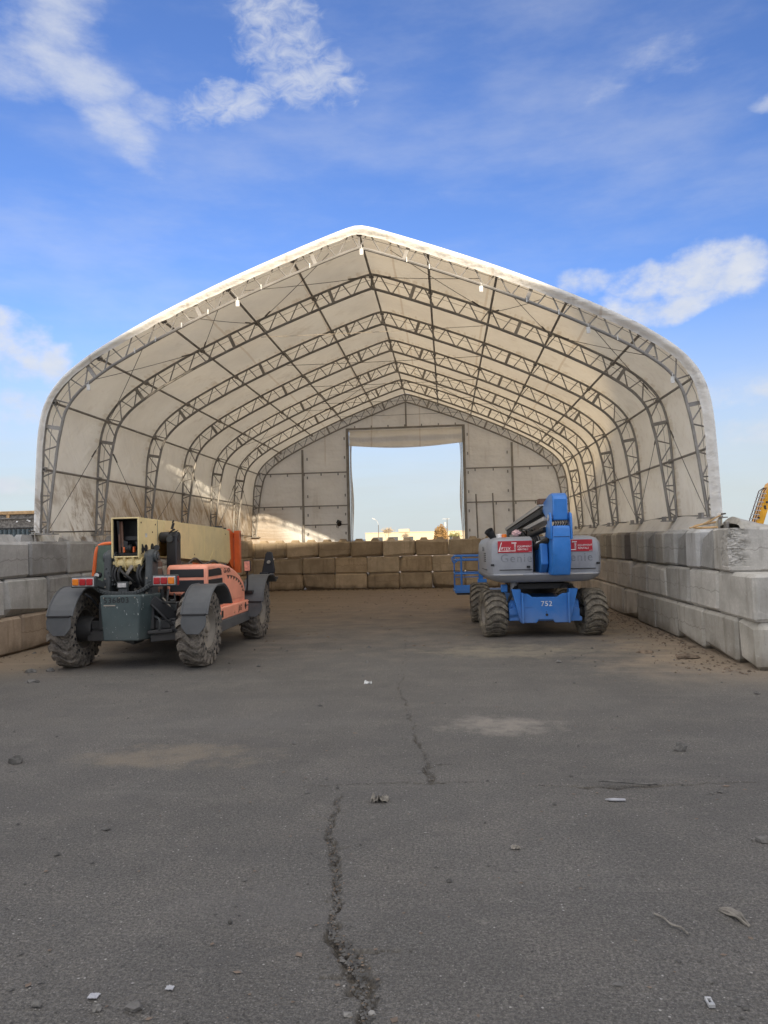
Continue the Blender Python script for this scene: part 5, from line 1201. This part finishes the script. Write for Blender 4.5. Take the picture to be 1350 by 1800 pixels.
def tree(name, x, y, h, w, label, leafmat, dens, leaf, bare, seed):
    rr = random.Random(seed); T = empty(name, (x, y, 0), label, 'tree')
    tr = MB(); tips = []
    def grow(p, d, L, r, lev):
        q = p + d*L; mid = (p+q)/2 + Vector((rr.uniform(-.05, .05)*L, 0, rr.uniform(-.03, .03)*L)); tr.tube([p, mid, q], [r, r*.85, r*.65], 5, False)
        if lev == 0: tips.append(q); return
        for k in range(rr.choice((3, 3, 4))):
            nd = (d + Vector((rr.uniform(-1, 1)*.85, rr.uniform(-1, 1)*.85, rr.uniform(-.25, .7)))).normalized(); grow(q if k else q, nd, L*rr.uniform(.55, .78), r*.55, lev-1)
    grow(Vector((x, y, 0)), Vector((0, 0, 1)), h*.33, h*.022, 4 if bare else 3)
    tr.build('trunk', 'bark' if not bare else 'twig', T)
    lf = MB(); n = dens
    for k in range(n):
        if bare: c = rr.choice(tips) + Vector((rr.gauss(0, .3), rr.gauss(0, .3), rr.gauss(0, .25)))
        else:
            while True:
                u = Vector((rr.uniform(-1, 1), rr.uniform(-1, 1), rr.uniform(-1, 1)))
                lump = .78+.35*mnoise.noise(u*2.6+Vector((seed, 0, 0)))
                if .45*lump < u.length < lump: break
            c = Vector((x, y, h*.56)) + Vector((u.x*w*.62, u.y*w*.62, u.z*h*.52))
        a = Vector((rr.gauss(0, 1), rr.gauss(0, 1), rr.gauss(0, 1))).normalized(); b = a.orthogonal().normalized(); s = leaf*rr.uniform(.6, 1.3)
        lf.add([c-a*s, c+b*s*.5, c+a*s, c-b*s*.5], [(0, 1, 2, 3)])
    lf.build('crown', leafmat, T, smooth=0)
tree('bare_tree', -16.4, 200, 5.9, 8, 'nearly bare winter tree beside the left lamp post, beyond the opening', 'twig', 500, .16, True, 3)
tree('bare_tree', -11.2, 215, 4.9, 6, 'smaller bare tree right of the first one, under the raised roof block', 'twig', 400, .15, True, 9)
tree('bushy_tree', -1.15, 140, 4.55, 2.7, 'dense rust brown bushy tree in front of the cream building', 'rust_leaf', 2600, .16, False, 5)
tree('young_tree', 1.6, 150, 3.7, 2.2, 'sparse yellow green young tree right of the bushy brown tree', 'green_leaf', 260, .16, True, 12)
def pole(x, y, h, label, kind):
    T = empty('lamp_post', (x, y, 0), label, 'lamp post', 'poles seen through the opening'); MB().cyl((x, y, 0), (x, y, h), .13, .08, 10).build('post', 'pole_grey', T)
    if kind: MB().box(x-1.1, x+.6, y-.06, y+.06, h-.22, h-.1).cyl((x-.55, y, h-2.0), (x-.55, y, h-1.0), .32, n=10).bar((x-.4, y, h-1.6), (x, y, h-1.6), .05, .05).build('lamp_head', 'light_bezel', T)
    else: MB().tube([(x, y, h), (x-.3, y, h+.9), (x-1.1, y, h+1.6)], .06, 6).obox((x-1.2, y, h+1.5), (.7, .3, .18), Matrix.Rotation(.5, 3, 'Y')).build('lamp_head', 'light_bezel', T)
pole(-16.6, 180, 5.9, 'thin post with a bent arm rising behind the bare tree', 0); pole(.15, 180, 7.1, 'thin post with a crossbar and white drum by the brown bushy tree', 1)
m = MB(); N = 40
for k in range(N): pass
def hill_pt(u, v):
    x = -900+1800*u; return Vector((x, 1500+80*v, (10+9*mnoise.noise(Vector((u*7, 0, 2))))*math.sin(math.pi*min(1, v+.0)*.5)))
hl = MB().grid(hill_pt, 60, 4).build('hills', 'far_hill', None, (0, 0, 0)); tag(hl, kind='structure')
def tarp():
    def f(u, v):
        x = 4.55+.75*u; k = 2*v-1; z0 = 1.83; prof_ = (1-u)**1.3*min(1, u*9+.4)*.20+.008
        return Vector((x+.03*mnoise.noise(Vector((u*5, v*4, 1))), 12.2+.9*(v-.3), z0+prof_*math.sqrt(max(0, 1-k*k))*(1+.10*mnoise.noise(Vector((u*4, v*4, 3))))))
    o = MB().grid(f, 30, 16).build('tarp', 'tarp_grey', None, (4.7, 12.2, 1.83), smooth=60); tag(o, 'grey tarp bundled on the right wall at the foot of the shelter hem', 'tarp')
    MB().cyl((4.42, 12.45, 1.84), (4.42, 12.45, 1.98), .02, n=10).box(4.50, 4.54, 12.35, 12.5, 1.84, 1.95).build('anchor_bracket', 'galvanised_steel', tent, None, .006)
    MB().tube(spline([(4.3, 12.2, 1.86), (4.1, 12.6, 1.86), (4.2, 12.9, 1.90), (4.45, 12.7, 1.95)], 6), .018, 6).tube(spline([(3.98, 12.55, 1.86), (4.25, 12.65, 1.93), (4.5, 12.6, 2.06)], 6), .014, 6).build('tie_down', 'tan_rail', tent)
tarp()
def warehouse():                                                       # the tall building behind the photographer whose shade lies over the yard
    T = empty('warehouse', (18, -30, 0), 'tall pale warehouse behind the yard, its shade lying over the slab', 'building')
    Y = -24.0
    def top(x): return 5.87 + .288*37.0 + .066*(x-13.8+1.7)
    x0, x1 = 1.5, 34.0
    MB().prism([(x0, 0), (x1, 0), (x1, top(x1)), (x0, top(x0))], 'y', Y-30, Y).build('wall', 'warehouse_wall', T)
    MB().prism([(x0-.3, top(x0)), (x1+.3, top(x1)), (x1+.3, top(x1)+.02), (x0-.3, top(x0)+.02)], 'y', Y-30.2, Y+.05).build('roof', 'grey_panel', T)
    for k in range(3): MB().box(x0+4+10*k, x0+8+10*k, Y, Y+.06, 0, 4.4).build('shutter_door', 'grey_panel', T)
warehouse()

# ------------------------------------------------------------------ small things lying on the yard
def litter():
    def stone(x, y, sx, sy, sz, mat, label, seed, name='stone', sub=2, rough=.5, cat='stone', rot=0.0, group=None):
        me = stone_mesh(name, seed, sx, sy, sz, sub, rough); me.materials.append(MATS[mat]); o = link(name, me, None, (x, y, sz*.25)); o.rotation_euler = (0, 0, rot); tag(o, label, cat, group); return o
    def crumple(name, x, y, s, mat, label, cat, seed, flat=.35):
        rr = random.Random(seed); m = MB()
        def f(u, v):
            p = Vector(((u-.5)*s*1.6, (v-.5)*s*1.2, 0)); n = mnoise.noise(Vector((u*3, v*3, seed))); n2 = mnoise.noise(Vector((u*7, v*7, seed+5)))
            return Vector((x+p.x*(1-.3*abs(n)), y+p.y, .006+s*flat*abs(n*1.4+n2*.7)))
        o = m.grid(f, 10, 8).build(name, mat, None, (x, y, 0), smooth=0); so = o.modifiers.new('solid', 'SOLIDIFY'); so.thickness = .003; tag(o, label, cat)
    crumple('bark_scrap', -.5, 5.05, .075, 'dry_wood', 'curled dark and pale scrap lying just right of where the crack begins', 'debris', 4, .75)
    stone(-.505, 5.07, .035, .03, .03, 'dark_stone', 'dark lump under the curled scrap beside the crack', 31, 'clod', cat='clod')
    st = MB().tube(spline([(.905, 3.565, .012), (.935, 3.525, .014), (.955, 3.475, .010), (.985, 3.445, .014), (.995, 3.42, .012), (1.003, 3.395, .010)], 5), [.0035+.0025*random.Random(i).random() for i in range(26)], 7).build('stick', 'dry_wood', None, (.95, 3.48, 0)); tag(st, 'thin crooked twig lying on the bare asphalt', 'stick')
    bk = MB()
    for k in range(7):
        o_ = Vector((.0045*k, .006*k, 0)); e = .012*((k*5) % 4); bk.tube(spline([Vector((1.212+e*.5, 3.622-e*.8, .006+.004*(k % 3)))+o_*.35, Vector((1.232+.002*k, 3.575, .012+.010*(k % 2)))+o_*.9, Vector((1.262, 3.52, .016+.008*((k+1) % 2)))+o_, Vector((1.292-e*.7, 3.478+e, .005))+o_*.3], 5), .0042+.001*(k % 2), 5)
    b = bk.build('bark_strip', 'dry_wood', None, (1.25, 3.55, 0)); tag(b, 'frayed grey strip of bark right of the crooked twig', 'bark strip')
    stone(1.755, 4.43, .05, .035, .03, 'dark_stone', 'dark clod at the far right edge with a pale scrap beside it', 8, 'clod', cat='clod'); stone(1.70, 4.45, .018, .012, .012, 'grey_stone', 'small pale chip beside the dark clod on the right', 9)
    stone(-3.57, 5.86, .055, .04, .06, 'dark_stone', 'dark upright clod alone on the left of the yard', 10, 'clod', cat='clod'); stone(-3.45, 5.62, .03, .02, .012, 'dark_stone', 'small flat dark chip in front of the left clod', 12)
    crumple('paper_scrap', -1.42, 2.85, .026, 'paper', 'torn pale scrap of paper in the lower left corner', 'paper', 21, .2); crumple('paper_scrap', -1.14, 2.915, .020, 'paper', 'smaller square paper scrap right of the torn one', 'paper', 22, .3)
    crumple('paper_scrap', -1.02, 9.17, .06, 'tag_white', 'white crumpled litter lying midway to the shelter', 'paper', 23, .6)
    stone(-1.23, 2.79, .035, .025, .018, 'dark_stone', 'flat brown stone at the bottom left edge', 13); stone(-1.37, 2.775, .018, .016, .016, 'grey_stone', 'rounded grey pebble left of the flat brown stone', 14); stone(-1.62, 2.79, .02, .012, .014, 'dark_stone', 'dark pebble at the lower left edge', 15)
    stone(-.41, 2.785, .018, .013, .011, 'grey_stone', 'pale oval pebble left of the crack foot', 16); stone(-.325, 2.80, .015, .012, .008, 'grey_stone', 'duller pebble at the foot of the crack', 17)
    tl = MB().box(.918, .942, 2.89, 2.905, .002, .016).box(.918, .925, 2.905, 2.93, .002, .014).box(.935, .942, 2.905, 2.93, .002, .014).box(.918, .942, 2.93, 2.94, .002, .016).build('metal_clip', 'light_bezel', None, (.93, 2.91, 0), .002); tag(tl, 'small pale metal clip near the lower right corner', 'clip')
    crumple('dry_leaf', .34, 4.3, .035, 'dry_wood', 'small curled dry leaf right of the crack in the middle yard', 'leaf', 27, .4)
    pw = MB().prism([(1.0, 5.08), (1.06, 5.095), (1.13, 5.085), (1.13, 5.065), (1.05, 5.06)], 'z', .006, .014).build('wood_chip', 'paper', None, (1.06, 5.08, 0)); tag(pw, 'pale flat wood chip lying below the cross crack', 'wood chip')
    sk = MB().tube(spline([(1.02, 5.40, .03), (1.15, 5.36, .035), (1.3, 5.37, .02), (1.42, 5.39, .012)], 6), .008, 6).build('stick', 'dark_stone', None, (1.2, 5.38, 0)); tag(sk, 'dark twig lying in the cross crack on the right', 'stick')
    stone(1.84, 6.25, .05, .03, .05, 'dark_stone', 'dark pointed clod beyond the cross crack on the right', 18, 'clod', cat='clod'); stone(-1.05, 3.43, .010, .010, .014, 'dark_stone', 'tiny black lump left of the crack', 19); stone(.62, 3.02, .02, .014, .010, 'dark_stone', 'small dark chip between the crack and the metal clip', 20); stone(.98, 3.06, .018, .012, .008, 'dark_stone', 'small dark chip above the metal clip', 24)
    stone(-5.5, 9.4, .10, .05, .035, 'dark_stone', 'flat dark clod behind the left rear wheel of the telehandler', 25, 'clod', cat='clod'); stone(-5.95, 10.15, .08, .06, .05, 'dark_stone', 'dark clod by the foot of the left block wall', 26, 'clod', cat='clod'); stone(-5.72, 10.25, .06, .04, .04, 'dark_stone', 'smaller clod beside the left rear tyre', 28, 'clod', cat='clod')
    stone(3.35, 10.9, .16, .08, .05, 'dirt', 'long low clod by the foot of the right block wall', 29, 'clod', cat='clod'); stone(2.9, 11.4, .12, .06, .04, 'dirt', 'clod in front of the right rear tyre of the lift', 30, 'clod', cat='clod')
    rr = random.Random(5)
    def scatter(name, n, fn, sz, mat, label, flat=.7):
        m = MB(); oc = [(1, 0, 0), (-1, 0, 0), (0, 1, 0), (0, -1, 0), (0, 0, 1), (0, 0, -.4)]; F = [(0, 2, 4), (2, 1, 4), (1, 3, 4), (3, 0, 4), (2, 0, 5), (1, 2, 5), (3, 1, 5), (0, 3, 5)]
        for _ in range(n):
            x, y, k = fn(); s = sz*k; a = rr.uniform(0, 6.3); ca, sa = math.cos(a), math.sin(a); e = rr.uniform(.6, 1.7)
            vs = []
            for p in oc:
                q = (p[0]*s*e*rr.uniform(.7, 1.2), p[1]*s*rr.uniform(.7, 1.2), p[2]*s*flat*rr.uniform(.6, 1.2)); vs.append((x+q[0]*ca-q[1]*sa, y+q[0]*sa+q[1]*ca, q[2]+s*.18))
            m.add(vs, F)
        o = m.build(name, mat, None, (0, 0, 0), smooth=0); tag(o, label, kind='stuff')
    def yard():
        y = 2.5+9*rr.random()**1.7; return rr.uniform(-.62, .56)*y-.1, y, rr.uniform(.4, 1.4)*(1.8 if rr.random() < .04 else 1)
    scatter('loose_grit', 1900, yard, .0036, 'grey_stone', 'pale loose grit scattered over the asphalt'); scatter('dark_grit', 2200, yard, .0050, 'dark_stone', 'dark loose grit scattered over the asphalt')
    def clods():
        y = 3.5+9*rr.random(); return rr.uniform(-.60, .54)*y-.1, y, rr.uniform(.35, 1.5)*(1.6 if rr.random() < .15 else 1)*(.5+y*.07)
    scatter('loose_clods', 210, clods, .014, 'dark_stone', 'dark crumbs of asphalt and soil lying about the middle yard', .75)
    scatter('leaf_litter', 260, yard, .0105, 'bark', 'small brown flakes of bark and leaf over the yard', .18)
    def onpath(path, sp):
        def f():
            i = rr.randrange(len(path)-1); (x0, y0, w0), (x1, y1, w1) = path[i], path[i+1]; t = rr.random(); w = w0+(w1-w0)*t
            return x0+(x1-x0)*t+rr.gauss(0, w*sp), y0+(y1-y0)*t+rr.gauss(0, w*.4), rr.uniform(.4, 1.5)*(.5+w*9)
        return f
    scatter('crack_rubble', 750, onpath(CRACK_NEAR, .5), .0085, 'dark_stone', 'dark crumbled asphalt lying in the long crack'); scatter('crack_crumbs', 260, onpath(CRACK_NEAR, .6), .006, 'dirt', 'brown dirt crumbs lying in the long crack'); scatter('far_crack_rubble', 420, onpath(CRACK_FAR, .55), .008, 'dark_stone', 'crumbled asphalt in the far part of the crack'); scatter('cross_crack_rubble', 220, onpath(CRACK_ACROSS, .7), .009, 'dark_stone', 'crumbled asphalt along the cross crack')
    def wallfoot():
        y = rr.uniform(9.6, 20); d = abs(rr.gauss(0, .55)); return 3.83-d, y, rr.uniform(.3, 1.6)*(1.3-.5*min(1, d))
    scatter('wall_foot_dirt', 700, wallfoot, .016, 'dirt', 'dirt crumbs along the foot of the right wall', .6)
    def leftfoot():
        y = rr.uniform(8.5, 22); return -7.24+abs(rr.gauss(0, .5)), y, rr.uniform(.3, 1.5)
    scatter('wall_foot_dirt', 260, leftfoot, .018, 'dirt', 'dirt crumbs along the foot of the left wall')
    def inside(): return rr.uniform(-6.8, 3.4), rr.uniform(12, 27.3), rr.uniform(.3, 1.5)*(1.6 if rr.random() < .08 else 1)
    scatter('floor_dirt', 420, inside, .026, 'dirt', 'dirt crumbs over the shelter floor', .4)
    def backfoot(): return rr.uniform(-7.2, 3.8), 27.42-abs(rr.gauss(0, .25)), rr.uniform(.4, 1.6)
    scatter('back_wall_dirt', 320, backfoot, .03, 'dirt', 'dirt crumbs along the foot of the back wall')
litter()
